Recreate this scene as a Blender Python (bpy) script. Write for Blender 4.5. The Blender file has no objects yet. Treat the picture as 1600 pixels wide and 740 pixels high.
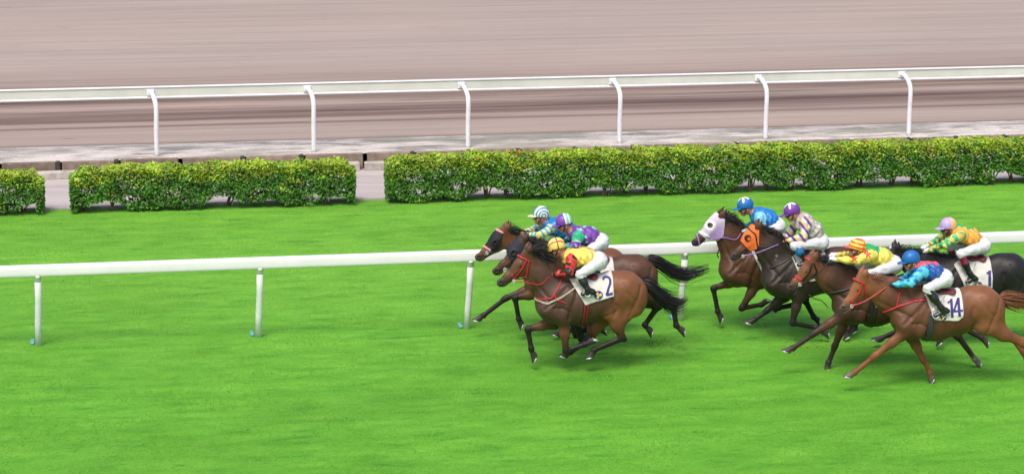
import bpy, math, random
import numpy as np
from mathutils import Vector, Matrix
from mathutils.bvhtree import BVHTree

# ------------------------------------------------------------------ camera, light, exposure
SC = bpy.context.scene
COL = SC.collection
F_PX, CX, CY = 4000.0, 800.0, 370.0          # focal length in pixels of the 1600 px photograph
PITCH = math.atan2(869.0, F_PX)              # looking down from the stand
YAW = math.radians(8.9)                      # turned a little to the right along the track
CAM_H = 10.07

cam_d = bpy.data.cameras.new('camera')
cam_d.sensor_width = 36.0
cam_d.lens = 36.0 * F_PX / 1600.0
cam_d.clip_start, cam_d.clip_end = 0.5, 3000.0
cam = bpy.data.objects.new('camera', cam_d)
COL.objects.link(cam)
cam.location = (0, 0, CAM_H)
cam.rotation_euler = (math.pi / 2 - PITCH, 0, -YAW)
SC.camera = cam

SUN_EL, SUN_AZ = math.radians(58), math.radians(205)    # azimuth clockwise from +Y
world = bpy.data.worlds.new('World')
SC.world = world
world.use_nodes = True
wn = world.node_tree
bg = wn.nodes['Background']
sky = wn.nodes.new('ShaderNodeTexSky')
sky.sky_type = 'NISHITA'
sky.sun_disc = False
sky.sun_elevation = SUN_EL
sky.sun_rotation = SUN_AZ
sky.air_density = 1.0
sky.dust_density = 4.0
sky.ozone_density = 0.6
wn.links.new(sky.outputs[0], bg.inputs[0])
bg.inputs[1].default_value = 0.14
sun_d = bpy.data.lights.new('sun', 'SUN')
sun_d.energy = 1.5
sun_d.angle = math.radians(22)
sun_d.color = (1.0, 0.93, 0.83)
sun = bpy.data.objects.new('sun', sun_d)
COL.objects.link(sun)
sdir = Vector((math.sin(SUN_AZ) * math.cos(SUN_EL), math.cos(SUN_AZ) * math.cos(SUN_EL), math.sin(SUN_EL)))
sun.rotation_euler = sdir.to_track_quat('Z', 'Y').to_euler()
sun.location = (0, 0, 40)
SC.view_settings.view_transform = 'Standard'
SC.view_settings.look = 'None'
SC.view_settings.gamma = 1.0
SC.view_settings.use_curve_mapping = False
SC.view_settings.exposure = 0.55

random.seed(5)
RNG = np.random.default_rng(7)

# ------------------------------------------------------------------ pixel -> world helpers (measuring the photograph)
_cp, _sp = math.cos(PITCH), math.sin(PITCH)
_cy, _sy = math.cos(YAW), math.sin(YAW)
CAM = np.array([0, 0, CAM_H])

def ray(px, py):
    x, y = (px - CX) / F_PX, -(py - CY) / F_PX
    fwd, up = _cp + y * _sp, -_sp + y * _cp
    return np.array([x * _cy + fwd * _sy, -x * _sy + fwd * _cy, up])

def on_ground(px, py, z=0.0):
    d = ray(px, py)
    return CAM + d * ((z - CAM_H) / d[2])

def on_plane(px, py, Y):
    d = ray(px, py)
    return CAM + d * (Y / d[1])

def unit(v):
    v = np.asarray(v, float)
    return v / (np.linalg.norm(v) + 1e-9)

def lin(r, g, b):
    f = lambda c: ((c / 255.0) / 12.92) if c / 255.0 <= 0.04045 else (((c / 255.0) + 0.055) / 1.055) ** 2.4
    return (f(r), f(g), f(b))

# ------------------------------------------------------------------ materials
def new_mat(name):
    m = bpy.data.materials.new(name)
    m.use_nodes = True
    nt = m.node_tree
    return m, nt, nt.nodes['Principled BSDF']

def add(nt, kind, **kw):
    n = nt.nodes.new(kind)
    for k, v in kw.items():
        setattr(n, k, v)
    return n

def coords(nt, scale=(1, 1, 1), which='Object'):
    tc = add(nt, 'ShaderNodeTexCoord')
    mp = add(nt, 'ShaderNodeMapping')
    mp.inputs['Scale'].default_value = scale
    nt.links.new(tc.outputs[which], mp.inputs[0])
    return mp.outputs[0]

def noise(nt, vec, scale, detail=4, rough=0.55, dist=0.0):
    n = add(nt, 'ShaderNodeTexNoise')
    n.inputs['Scale'].default_value = scale
    n.inputs['Detail'].default_value = detail
    n.inputs['Roughness'].default_value = rough
    n.inputs['Distortion'].default_value = dist
    nt.links.new(vec, n.inputs['Vector'])
    return n.outputs['Fac']

def ramp(nt, fac, stops):
    r = add(nt, 'ShaderNodeValToRGB')
    els = r.color_ramp.elements
    while len(els) < len(stops):
        els.new(0.5)
    for e, (p, c) in zip(els, stops):
        e.position = p
        e.color = (*c, 1) if len(c) == 3 else c
    nt.links.new(fac, r.inputs[0])
    return r.outputs[0]

def mix(nt, a, b, fac, mode='MIX'):
    m = add(nt, 'ShaderNodeMix', data_type='RGBA', blend_type=mode)
    for sock, val in ((m.inputs[0], fac), (m.inputs[6], a), (m.inputs[7], b)):
        if hasattr(val, 'links'):
            nt.links.new(val, sock)
        elif isinstance(val, (int, float)):
            sock.default_value = val
        else:
            sock.default_value = (*val, 1)
    return m.outputs[2]

def bump(nt, bsdf, height, strength, dist=0.01):
    b = add(nt, 'ShaderNodeBump')
    b.inputs['Strength'].default_value = strength
    b.inputs['Distance'].default_value = dist
    nt.links.new(height, b.inputs['Height'])
    nt.links.new(b.outputs[0], bsdf.inputs['Normal'])

def grey(v):
    return (v, v, v)

def attr_mat(name, rough, spec=0.5, nscale=6, namp=0.25, bscale=30, bstr=0.15, bdist=0.01, sheen=0.0, fine=None):
    m, nt, b = new_mat(name)
    at = add(nt, 'ShaderNodeAttribute', attribute_name='Col')
    v = coords(nt)
    n = noise(nt, v, nscale, 4)
    var = ramp(nt, n, [(0.3, grey(1 - namp)), (0.7, grey(1 + namp))])
    c = mix(nt, at.outputs['Color'], var, 1.0, 'MULTIPLY')
    nt.links.new(c, b.inputs['Base Color'])
    b.inputs['Roughness'].default_value = rough
    b.inputs['Specular IOR Level'].default_value = spec
    if sheen:
        b.inputs['Sheen Weight'].default_value = sheen
        b.inputs['Sheen Roughness'].default_value = 0.4
    if bstr:
        h = noise(nt, v, bscale, 3, 0.5, 0.6)
        bump(nt, b, h, bstr, bdist)
    return m

def flat_mat(name, col, rough=0.5, spec=0.5, metal=0.0, namp=0.15, nscale=25, bstr=0.0):
    m, nt, b = new_mat(name)
    v = coords(nt)
    n = noise(nt, v, nscale, 3)
    var = ramp(nt, n, [(0.3, grey(1 - namp)), (0.7, grey(1 + namp))])
    nt.links.new(mix(nt, col, var, 1.0, 'MULTIPLY'), b.inputs['Base Color'])
    b.inputs['Roughness'].default_value = rough
    b.inputs['Specular IOR Level'].default_value = spec
    b.inputs['Metallic'].default_value = metal
    if bstr:
        bump(nt, b, noise(nt, v, nscale * 3, 4), bstr, 0.01)
    return m

M = {}
M['coat'] = attr_mat('horse_coat', 0.48, 0.30, 6, 0.24, 26, 0.16, 0.010, sheen=0.03)
M['silk'] = attr_mat('racing_silk', 0.38, 0.5, 14, 0.08, 17, 0.75, 0.02)
M['twill'] = attr_mat('breeches_cloth', 0.6, 0.3, 10, 0.05, 15, 0.6, 0.018)
M['skin'] = attr_mat('skin', 0.5, 0.4, 20, 0.08, 60, 0.1)
M['helmet'] = attr_mat('helmet_cover', 0.42, 0.5, 30, 0.05, 40, 0.1)
M['pad'] = attr_mat('saddle_cloth', 0.65, 0.3, 12, 0.05, 14, 0.45, 0.015)
M['boot'] = attr_mat('boot_leather', 0.25, 0.6, 20, 0.15, 25, 0.3)
M['hair'] = attr_mat('horse_hair', 0.42, 0.4, 30, 0.3, 60, 0.0)
M['hood'] = attr_mat('hood_cloth', 0.6, 0.3, 25, 0.12, 30, 0.35)
M['leaf'] = attr_mat('hedge_leaf', 0.5, 0.4, 3, 0.2, 20, 0.0)
M['blade'] = attr_mat('grass_blade', 0.6, 0.2, 1.5, 0.12, 20, 0.0)
M['strap'] = attr_mat('bridle_strap', 0.4, 0.4, 30, 0.1, 40, 0.1)
M['ink'] = flat_mat('navy_number', lin(58, 52, 120), 0.6, 0.3)
M['white'] = flat_mat('white_rail_paint', (0.76, 0.76, 0.77), 0.35, 0.5, namp=0.035, nscale=2.5)
M['post'] = flat_mat('white_post_paint', (0.70, 0.71, 0.72), 0.4, 0.5, namp=0.07, nscale=6)
M['teal'] = flat_mat('teal_plastic', (0.12, 0.36, 0.32), 0.5)
M['steel'] = flat_mat('aluminium', (0.62, 0.62, 0.64), 0.35, 0.5, metal=0.6)
M['eye'] = flat_mat('eye', (0.008, 0.005, 0.004), 0.06, 0.8)
M['black'] = flat_mat('black_leather', (0.012, 0.012, 0.013), 0.35)
M['lens'] = flat_mat('goggle_lens', (0.01, 0.01, 0.012), 0.08, 0.7)
M['maroon'] = flat_mat('maroon_leather', (0.14, 0.02, 0.035), 0.4)
M['bark'] = flat_mat('hedge_bark', (0.13, 0.085, 0.055), 0.8, namp=0.4)

# ------------------------------------------------------------------ meshes
def mesh_obj(name, V, Fq, mat, parent=None, colors=None, smooth=True):
    me = bpy.data.meshes.new(name)
    V = np.asarray(V, np.float32)
    if isinstance(Fq, np.ndarray):
        nf, k = Fq.shape
        me.vertices.add(len(V))
        me.vertices.foreach_set('co', V.ravel())
        me.loops.add(nf * k)
        me.loops.foreach_set('vertex_index', Fq.astype(np.int32).ravel())
        me.polygons.add(nf)
        me.polygons.foreach_set('loop_start', np.arange(0, nf * k, k, dtype=np.int32))
        me.polygons.foreach_set('loop_total', np.full(nf, k, np.int32))
        me.update(calc_edges=True)
    else:
        me.from_pydata([tuple(map(float, v)) for v in V], [], Fq)
    me.validate()
    if smooth:
        me.polygons.foreach_set('use_smooth', np.ones(len(me.polygons), bool))
    if colors is not None:
        a = me.color_attributes.new('Col', 'FLOAT_COLOR', 'POINT')
        c = np.ones((len(V), 4), np.float32)
        c[:, :3] = colors
        a.data.foreach_set('color', c.ravel())
    me.materials.append(mat)
    o = bpy.data.objects.new(name, me)
    COL.objects.link(o)
    if parent is not None:
        o.parent = parent
    return o

def empty(name, loc, label, cat, group=None):
    o = bpy.data.objects.new(name, None)
    COL.objects.link(o)
    o.location = tuple(float(x) for x in loc)
    o.empty_display_size = 0.2
    o['label'] = label
    o['category'] = cat
    if group:
        o['group'] = group
    return o

class MB:
    """collects boxes and tubes into one mesh"""
    def __init__(s):
        s.v, s.f, s.c = [], [], []
    def box(s, lo, hi, col=(1, 1, 1), bev=0.0, rot=None):
        x0, y0, z0 = lo; x1, y1, z1 = hi
        b = bev
        n = len(s.v)
        pts = []
        # chamfered box: 24 vertices
        for (X, sx) in ((x0, 1), (x1, -1)):
            for (Y, sy) in ((y0, 1), (y1, -1)):
                for (Z, sz) in ((z0, 1), (z1, -1)):
                    pts += [(X, Y + sy * b, Z + sz * b), (X + sx * b, Y, Z + sz * b), (X + sx * b, Y + sy * b, Z)]
        if rot is not None:
            pts = [tuple(rot @ Vector(p)) for p in pts]
        s.v += pts; s.c += [col] * 24
        I = lambda i, j, k, a: n + ((i * 2 + j) * 2 + k) * 3 + a
        q = []
        for i in (0, 1):
            q.append([I(i, 0, 0, 0), I(i, 0, 1, 0), I(i, 1, 1, 0), I(i, 1, 0, 0)][::(1 if i == 0 else -1)])
            q.append([I(0, i, 0, 1), I(1, i, 0, 1), I(1, i, 1, 1), I(0, i, 1, 1)][::(1 if i == 0 else -1)])
            q.append([I(0, 0, i, 2), I(0, 1, i, 2), I(1, 1, i, 2), I(1, 0, i, 2)][::(1 if i == 0 else -1)])
        if b > 0:
            for i in (0, 1):
                for j in (0, 1):
                    fl = (i + j) % 2 == 0
                    q.append([I(i, j, 0, 0), I(i, j, 0, 1), I(i, j, 1, 1), I(i, j, 1, 0)][::(1 if fl else -1)])
                    q.append([I(i, 0, j, 0), I(i, 1, j, 0), I(i, 1, j, 2), I(i, 0, j, 2)][::(1 if fl else -1)])
                    q.append([I(0, i, j, 1), I(0, i, j, 2), I(1, i, j, 2), I(1, i, j, 1)][::(1 if fl else -1)])
                    for k in (0, 1):
                        q.append([I(i, j, k, 0), I(i, j, k, 2), I(i, j, k, 1)][::(1 if (i + j + k) % 2 == 0 else -1)])
        s.f += q
    def tube(s, pts, rad, n=8, col=(1, 1, 1), cap=True, flat=1.0):
        pts = [np.asarray(p, float) for p in pts]
        if np.isscalar(rad):
            rad = [rad] * len(pts)
        base = len(s.v)
        a = None
        for i, p in enumerate(pts):
            t = unit(pts[min(i + 1, len(pts) - 1)] - pts[max(i - 1, 0)])
            if a is None:
                ref = np.array([0, 0, 1.0]) if abs(t[2]) < 0.9 else np.array([0, 1.0, 0])
                a = np.cross(t, ref)
            a = unit(a - t * np.dot(a, t)); b = np.cross(a, t)
            for k in range(n):
                th = 2 * math.pi * k / n
                s.v.append(tuple(p + rad[i] * (a * math.cos(th) * flat + b * math.sin(th))))
                s.c.append(col)
        for i in range(len(pts) - 1):
            for k in range(n):
                k2 = (k + 1) % n
                s.f.append([base + i * n + k, base + i * n + k2, base + (i + 1) * n + k2, base + (i + 1) * n + k])
        if cap:
            s.f.append([base + k for k in range(n)][::-1])
            e = base + (len(pts) - 1) * n
            s.f.append([e + k for k in range(n)])
    def build(s, name, mat, parent=None, smooth=True):
        return mesh_obj(name, np.array(s.v), s.f, mat, parent, np.array(s.c), smooth)

def bez(pts, n=12):
    """smooth curve through the points"""
    P = [np.asarray(p, float) for p in pts]
    P = [2 * P[0] - P[1]] + P + [2 * P[-1] - P[-2]]
    out = []
    for i in range(1, len(P) - 2):
        p0, p1, p2, p3 = P[i - 1:i + 3]
        for t in np.linspace(0, 1, n, endpoint=False):
            out.append(0.5 * (2 * p1 + (p2 - p0) * t + (2 * p0 - 5 * p1 + 4 * p2 - p3) * t * t + (3 * p1 - p0 - 3 * p2 + p3) * t ** 3))
    out.append(P[-2])
    return out

# ------------------------------------------------------------------ implicit surfaces -> one continuous mesh
class Prim:
    __slots__ = ('a', 'b', 'ra', 'rb', 'ys', 'k', 'col', 'col2', 'cut', 'tag')
    def __init__(s, a, b, ra, rb=None, ys=1.0, k=0.05, col=(1, 1, 1), col2=None, cut=None, tag=''):
        s.a = np.asarray(a, np.float32); s.b = np.asarray(b, np.float32)
        s.ra = ra; s.rb = ra if rb is None else rb
        s.ys = ys; s.k = k; s.col = col; s.col2 = col if col2 is None else col2; s.cut = cut; s.tag = tag
    def dist(s, X, Y, Z, want_t=False):
        qx, qy, qz = X - s.a[0], (Y - s.a[1]) / s.ys, Z - s.a[2]
        bx, by, bz = s.b[0] - s.a[0], (s.b[1] - s.a[1]) / s.ys, s.b[2] - s.a[2]
        L = bx * bx + by * by + bz * bz
        if L > 1e-9:
            t = np.clip((qx * bx + qy * by + qz * bz) / L, 0, 1)
        else:
            t = np.zeros(np.broadcast(qx, qy, qz).shape, np.float32)
        d = np.sqrt((qx - t * bx) ** 2 + (qy - t * by) ** 2 + (qz - t * bz) ** 2) - (s.ra + (s.rb - s.ra) * t)
        if s.ys < 1:
            d = d * s.ys
        if s.cut is not None:
            p, n = s.cut
            d = np.maximum(d, (X - p[0]) * n[0] + (Y - p[1]) * n[1] + (Z - p[2]) * n[2])
        return (d, t) if want_t else d
    def bounds(s, m):
        R = max(s.ra, s.rb)
        e = np.array([R, R * s.ys, R]) + m
        return np.minimum(s.a, s.b) - e, np.maximum(s.a, s.b) + e

def smin(a, b, k):
    h = np.maximum(k - np.abs(a - b), 0) / k
    return np.minimum(a, b) - h * h * k * 0.25

class Grid:
    def __init__(s, lo, hi, vox):
        s.lo = np.asarray(lo, float); s.vox = vox
        s.n = np.ceil((np.asarray(hi) - s.lo) / vox).astype(int) + 1
        s.ax = [(s.lo[i] + vox * np.arange(s.n[i])).astype(np.float32) for i in range(3)]
    def sub(s, lo, hi):
        sl = []
        for i in range(3):
            a = max(0, int(math.floor((lo[i] - s.lo[i]) / s.vox)))
            b = min(s.n[i], int(math.ceil((hi[i] - s.lo[i]) / s.vox)) + 1)
            if b <= a:
                return None
            sl.append(slice(a, b))
        return tuple(sl)
    def xyz(s, sl=None):
        sl = sl or (slice(None),) * 3
        return s.ax[0][sl[0]][:, None, None], s.ax[1][sl[1]][None, :, None], s.ax[2][sl[2]][None, None, :]

def fill(grid, prims, arr, m=0.1):
    for p in prims:
        lo, hi = p.bounds(m)
        sl = grid.sub(lo, hi)
        if sl is None:
            continue
        d = p.dist(*grid.xyz(sl))
        arr[sl] = smin(arr[sl], d, p.k)

def field(grid, core, limbs=(), join=0.05):
    """limbs blend with the core but not with each other"""
    A = np.full(grid.n, 0.2, np.float32)
    fill(grid, core, A)
    if not limbs:
        return A
    T = A.copy()
    for L in limbs:
        B = np.full(grid.n, 0.2, np.float32)
        fill(grid, L, B)
        T = np.minimum(T, smin(A, B, join))
    return T

def surface_net(V, grid):
    inside = V < 0
    n = np.array(V.shape)
    c = n - 1
    cnt = np.zeros(c, np.int16)
    pos = np.zeros((*c, 3), np.float32)
    S = lambda ox, oy, oz: (slice(ox, ox + c[0]), slice(oy, oy + c[1]), slice(oz, oz + c[2]))
    mixed = np.zeros(c, np.int8)
    for o in np.ndindex(2, 2, 2):
        mixed += inside[S(*o)]
    act = (mixed > 0) & (mixed < 8)
    idx = np.argwhere(act)
    ix, iy, iz = idx.T
    pos = np.zeros((len(idx), 3), np.float32); cnt = np.zeros(len(idx), np.float32)
    for axis in range(3):
        for o in np.ndindex(2, 2):
            a = [0, 0, 0]
            others = [k for k in range(3) if k != axis]
            a[others[0]], a[others[1]] = o
            b = list(a); b[axis] = 1
            va = V[ix + a[0], iy + a[1], iz + a[2]]; vb = V[ix + b[0], iy + b[1], iz + b[2]]
            cr = (va < 0) != (vb < 0)
            den = np.where(np.abs(va - vb) < 1e-9, 1e-9, va - vb)
            t = np.where(cr, va / den, 0)
            p = np.zeros((len(idx), 3), np.float32)
            p[:, others[0]], p[:, others[1]] = o
            p[:, axis] = t
            pos += p * cr[:, None]; cnt += cr
    verts = (idx + pos / np.maximum(cnt, 1)[:, None]) * grid.vox + grid.lo
    vid = np.full(c, -1, np.int32)
    vid[ix, iy, iz] = np.arange(len(idx))
    faces = []
    for axis in range(3):
        o1, o2 = [(1, 2), (2, 0), (0, 1)][axis]
        sa = [slice(None)] * 3; sb = [slice(None)] * 3
        sa[axis] = slice(0, -1); sb[axis] = slice(1, None)
        A, B = inside[tuple(sa)], inside[tuple(sb)]
        e = np.argwhere(A != B)
        ok = (e[:, o1] > 0) & (e[:, o2] > 0) & (e[:, o1] < c[o1]) & (e[:, o2] < c[o2])
        e = e[ok]
        flip = ~A[tuple(e.T)]
        def cell(d1, d2):
            q = e.copy(); q[:, o1] -= d1; q[:, o2] -= d2
            return vid[tuple(q.T)]
        f = np.stack([cell(1, 1), cell(0, 1), cell(0, 0), cell(1, 0)], 1)
        f[flip] = f[flip][:, ::-1]
        faces.append(f)
    Fc = np.concatenate(faces)
    Fc = Fc[(Fc >= 0).all(1)]
    return verts.astype(np.float32), Fc

def prim_colors(V, prims, soft=0.018):
    X, Y, Z = V.T
    acc = np.zeros((len(V), 3), np.float32); wsum = np.zeros(len(V), np.float32)
    for p in prims:
        lo, hi = p.bounds(0.12)
        m = ((V > lo) & (V < hi)).all(1)
        if not m.any():
            continue
        d, t = p.dist(X[m], Y[m], Z[m], True)
        w = np.exp(-np.clip(d, -0.05, 1) / soft)
        t = t[:, None]
        c = np.array(p.col) * (1 - t) + np.array(p.col2) * t
        acc[m] += w[:, None] * c; wsum[m] += w
    return acc / np.maximum(wsum, 1e-9)[:, None]

def nearest(V, prims):
    X, Y, Z = V.T
    best = np.full(len(V), 9.0, np.float32); who = np.zeros(len(V), int); tt = np.zeros(len(V), np.float32)
    for i, p in enumerate(prims):
        d, t = p.dist(X, Y, Z, True)
        m = d < best
        best[m] = d[m]; who[m] = i; tt[m] = t[m]
    return who, tt

def bounds_of(prims, m=0.03):
    lo = np.min([p.bounds(m)[0] for p in prims], 0); hi = np.max([p.bounds(m)[1] for p in prims], 0)
    return lo, hi

# regions in the side view (x, z)
def region_poly(pts):
    P = np.array([[p[0], p[2]] for p in pts], float)
    area = 0.5 * np.sum(P[:, 0] * np.roll(P[:, 1], -1) - np.roll(P[:, 0], -1) * P[:, 1])
    if area < 0:
        P = P[::-1]
    def fn(X, Y, Z):
        d = None
        for i in range(len(P)):
            a, b = P[i], P[(i + 1) % len(P)]
            e = b - a; nrm = np.array([e[1], -e[0]]) / (np.linalg.norm(e) + 1e-9)
            v = (X - a[0]) * nrm[0] + (Z - a[1]) * nrm[1]
            d = v if d is None else np.maximum(d, v)
        return d
    return fn

def region_line(pts, hw):
    P = [(p[0], p[2]) for p in pts]
    def fn(X, Y, Z):
        d = None
        for a, b in zip(P[:-1], P[1:]):
            bx, bz = b[0] - a[0], b[1] - a[1]
            L = bx * bx + bz * bz + 1e-9
            t = np.clip(((X - a[0]) * bx + (Z - a[1]) * bz) / L, 0, 1)
            v = np.sqrt((X - a[0] - t * bx) ** 2 + (Z - a[1] - t * bz) ** 2)
            d = v if d is None else np.minimum(d, v)
        return d - hw
    return fn

def shell(core, lo, hi, vox, off, region):
    g = Grid(lo, hi, vox)
    V = field(g, core) - off
    X, Y, Z = g.xyz()
    V = np.maximum(V, np.broadcast_to(region(X, Y, Z), V.shape)).astype(np.float32)
    return surface_net(V, g)

# ------------------------------------------------------------------ the setting
STREAK = None
def ground_sheet(name, pts, z, mat):
    V = [(x, y, z) for x, y in pts]
    o = mesh_obj(name, np.array(V), [list(range(len(V)))], mat, smooth=False)
    o['kind'] = 'structure'
    return o

# distances from the stand, read off the photograph at its middle column
Y_RAIL = on_ground(730, 514)[1]
Y_TURF_END = on_ground(800, 306)[1]
Y_HEDGE = on_ground(800, 309)[1] - 0.3
Z_S = 0.28                                           # the sand stands a little higher behind its kerb
Y_PATH_END = on_ground(580, 263)[1]
Y_BFENCE = on_ground(731, 230.5, Z_S)[1]
Y_SAND_END = on_ground(800, 209, Z_S)[1]
Y_KERB = on_ground(580, 238.5, Z_S)[1] - Y_PATH_END
XL, XR = -70.0, 90.0

def grass_mat():
    m, nt, b = new_mat('turf')
    v = coords(nt, (0.55, 1, 1))
    big = noise(nt, v, 0.35, 3)
    mid = noise(nt, coords(nt, (0.5, 1.15, 1)), 2.2, 5, 0.62, 0.3)
    fine = noise(nt, coords(nt, (0.55, 1.0, 1)), 26, 4, 0.6)
    c = ramp(nt, mid, [(0.30, (0.076, 0.254, 0.020)), (0.5, (0.106, 0.322, 0.028)), (0.72, (0.144, 0.374, 0.038))])
    c = mix(nt, c, ramp(nt, big, [(0.3, grey(0.88)), (0.7, grey(1.12))]), 1.0, 'MULTIPLY')
    c = mix(nt, c, ramp(nt, fine, [(0.3, grey(0.88)), (0.72, grey(1.10))]), 1.0, 'MULTIPLY')
    mot = noise(nt, coords(nt, (0.30, 1.0, 1)), 3.6, 5, 0.6, 0.2)
    c = mix(nt, c, ramp(nt, mot, [(0.30, (0.56, 0.71, 0.75)), (0.42, (0.95, 0.98, 1.0)), (0.7, (1.12, 1.06, 1.0))]), 1.0, 'MULTIPLY')
    # the strip beyond the rail is mown shorter and is paler
    tcy = add(nt, 'ShaderNodeTexCoord'); spy = add(nt, 'ShaderNodeSeparateXYZ')
    nt.links.new(tcy.outputs['Object'], spy.inputs[0])
    mr = add(nt, 'ShaderNodeMapRange')
    nt.links.new(spy.outputs[1], mr.inputs[0])
    mr.inputs[1].default_value, mr.inputs[2].default_value = Y_RAIL - 3.0, Y_RAIL + 4.0
    c = mix(nt, c, mix(nt, c, (1.22, 1.07, 1.2), 1.0, 'MULTIPLY'), mr.outputs[0])
    # worn, straw coloured scuffs
    sc = noise(nt, coords(nt, (0.6, 1.0, 1)), 1.3, 3, 0.5)
    c = mix(nt, c, (0.20, 0.26, 0.06), ramp(nt, sc, [(0.70, grey(0)), (0.80, grey(0.5))]))
    nt.links.new(c, b.inputs['Base Color'])
    b.inputs['Roughness'].default_value = 0.8
    b.inputs['Specular IOR Level'].default_value = 0.1
    hgt = add(nt, 'ShaderNodeMath', operation='ADD')
    nt.links.new(mid, hgt.inputs[0]); nt.links.new(fine, hgt.inputs[1])
    bump(nt, b, hgt.outputs[0], 0.4, 0.03)
    return m

def dirt_mat():
    m, nt, b = new_mat('dirt_track')
    tc = add(nt, 'ShaderNodeTexCoord')
    sep = add(nt, 'ShaderNodeSeparateXYZ')
    nt.links.new(tc.outputs['Object'], sep.inputs[0])
    # position across the track 0..1 (object origin sits on the inner edge)
    wob = noise(nt, coords(nt, (0.02, 0.25, 1)), 1.0, 2)
    ad = add(nt, 'ShaderNodeMath', operation='MULTIPLY_ADD')
    nt.links.new(wob, ad.inputs[0]); ad.inputs[1].default_value = 0.35
    nt.links.new(sep.outputs[1], ad.inputs[2])
    dv = add(nt, 'ShaderNodeMath', operation='DIVIDE')
    nt.links.new(ad.outputs[0], dv.inputs[0]); dv.inputs[1].default_value = 30.0
    base = ramp(nt, dv.outputs[0], [
        (0.00, (0.26, 0.185, 0.155)), (0.012, (0.35, 0.275, 0.245)), (0.055, (0.375, 0.30, 0.27)), (0.072, (0.325, 0.25, 0.225)), (0.078, (0.17, 0.115, 0.10)),
        (0.086, (0.33, 0.255, 0.23)), (0.098, (0.33, 0.25, 0.225)), (0.106, (0.205, 0.145, 0.13)), (0.150, (0.215, 0.152, 0.14)), (0.160, (0.32, 0.245, 0.22)),
        (0.185, (0.29, 0.215, 0.19)), (0.197, (0.205, 0.143, 0.125)), (0.245, (0.215, 0.155, 0.135)), (0.255, (0.30, 0.228, 0.205)), (0.40, (0.375, 0.305, 0.28)), (1.0, (0.355, 0.285, 0.262))])
    streak = noise(nt, coords(nt, (0.035, 1.5, 1)), 1.6, 6, 0.72)
    streak2 = noise(nt, coords(nt, (0.16, 2.2, 1)), 1.5, 6, 0.7)
    soft = noise(nt, coords(nt, (0.12, 0.35, 1)), 0.9, 3)
    amp = ramp(nt, dv.outputs[0], [(0.07, grey(0.25)), (0.13, grey(1.0)), (0.25, grey(0.9)), (0.30, grey(0.25)), (1.0, grey(0.20))])
    s1 = ramp(nt, streak, [(0.41, (0.50, 0.48, 0.46)), (0.47, (0.84, 0.83, 0.81)), (0.54, grey(1.02)), (0.63, (1.24, 1.22, 1.20))])
    s1 = mix(nt, (1, 1, 1), s1, amp)
    c = mix(nt, base, s1, 1.0, 'MULTIPLY')
    s2 = ramp(nt, streak2, [(0.36, grey(0.74)), (0.46, grey(0.98)), (0.65, grey(1.07))])
    s2 = mix(nt, (1, 1, 1), s2, amp)
    c = mix(nt, c, s2, 1.0, 'MULTIPLY')
    c = mix(nt, c, (0.94, 0.945, 0.915), 1.0, 'MULTIPLY')
    c = mix(nt, c, ramp(nt, soft, [(0.3, (0.93, 0.95, 0.96)), (0.7, (1.05, 1.04, 1.03))]), 1.0, 'MULTIPLY')
    # scattered dark clods
    clod = noise(nt, coords(nt, (0.45, 1.7, 1)), 1.9, 7, 0.75)
    c = mix(nt, c, (0.17, 0.115, 0.10), ramp(nt, clod, [(0.62, grey(0)), (0.68, grey(0.55))]))
    nt.links.new(c, b.inputs['Base Color'])
    b.inputs['Roughness'].default_value = 0.9
    b.inputs['Specular IOR Level'].default_value = 0.15
    bump(nt, b, streak, 0.4, 0.03)
    return m

def sand_mat():
    m, nt, b = new_mat('pale_sand')
    n1 = noise(nt, coords(nt, (0.6, 1.8, 1)), 1.7, 5, 0.6, 0.4)
    n2 = noise(nt, coords(nt, (1, 1.6, 1)), 14, 5, 0.65)
    c = ramp(nt, n1, [(0.34, (0.24, 0.22, 0.19)), (0.42, (0.40, 0.36, 0.325)), (0.50, (0.56, 0.50, 0.46)), (0.62, (0.66, 0.60, 0.555))])
    c = mix(nt, c, ramp(nt, n2, [(0.3, grey(0.74)), (0.7, grey(1.14))]), 1.0, 'MULTIPLY')
    gr = noise(nt, coords(nt, (0.35, 0.9, 1)), 0.9, 4, 0.6)
    c = mix(nt, c, (0.29, 0.275, 0.22), ramp(nt, gr, [(0.52, grey(0)), (0.60, grey(0.8))]))
    nt.links.new(c, b.inputs['Base Color'])
    b.inputs['Roughness'].default_value = 0.95
    bump(nt, b, n2, 0.7, 0.05)
    return m

def path_mat():
    m, nt, b = new_mat('path_concrete')
    n1 = noise(nt, coords(nt, (0.3, 1.4, 1)), 1.4, 5, 0.6)
    n2 = noise(nt, coords(nt), 40, 4, 0.6)
    c = ramp(nt, n1, [(0.3, (0.35, 0.30, 0.29)), (0.55, (0.44, 0.385, 0.37)), (0.75, (0.50, 0.44, 0.42))])
    c = mix(nt, c, ramp(nt, n2, [(0.3, grey(0.9)), (0.7, grey(1.08))]), 1.0, 'MULTIPLY')
    nt.links.new(c, b.inputs['Base Color'])
    b.inputs['Roughness'].default_value = 0.85
    bump(nt, b, n2, 0.2, 0.01)
    return m

def earth_mat():
    m, nt, b = new_mat('soil')
    n2 = noise(nt, coords(nt), 22, 5, 0.65)
    c = ramp(nt, n2, [(0.3, (0.05, 0.038, 0.026)), (0.7, (0.14, 0.105, 0.075))])
    nt.links.new(c, b.inputs['Base Color'])
    b.inputs['Roughness'].default_value = 0.95
    bump(nt, b, n2, 0.6, 0.03)
    return m

M['turf'] = grass_mat(); M['dirt'] = dirt_mat(); M['sand'] = sand_mat(); M['path'] = path_mat(); M['soil'] = earth_mat()

def rect(x0, y0, x1, y1):
    return [(x0, y0), (x1, y0), (x1, y1), (x0, y1)]

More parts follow.
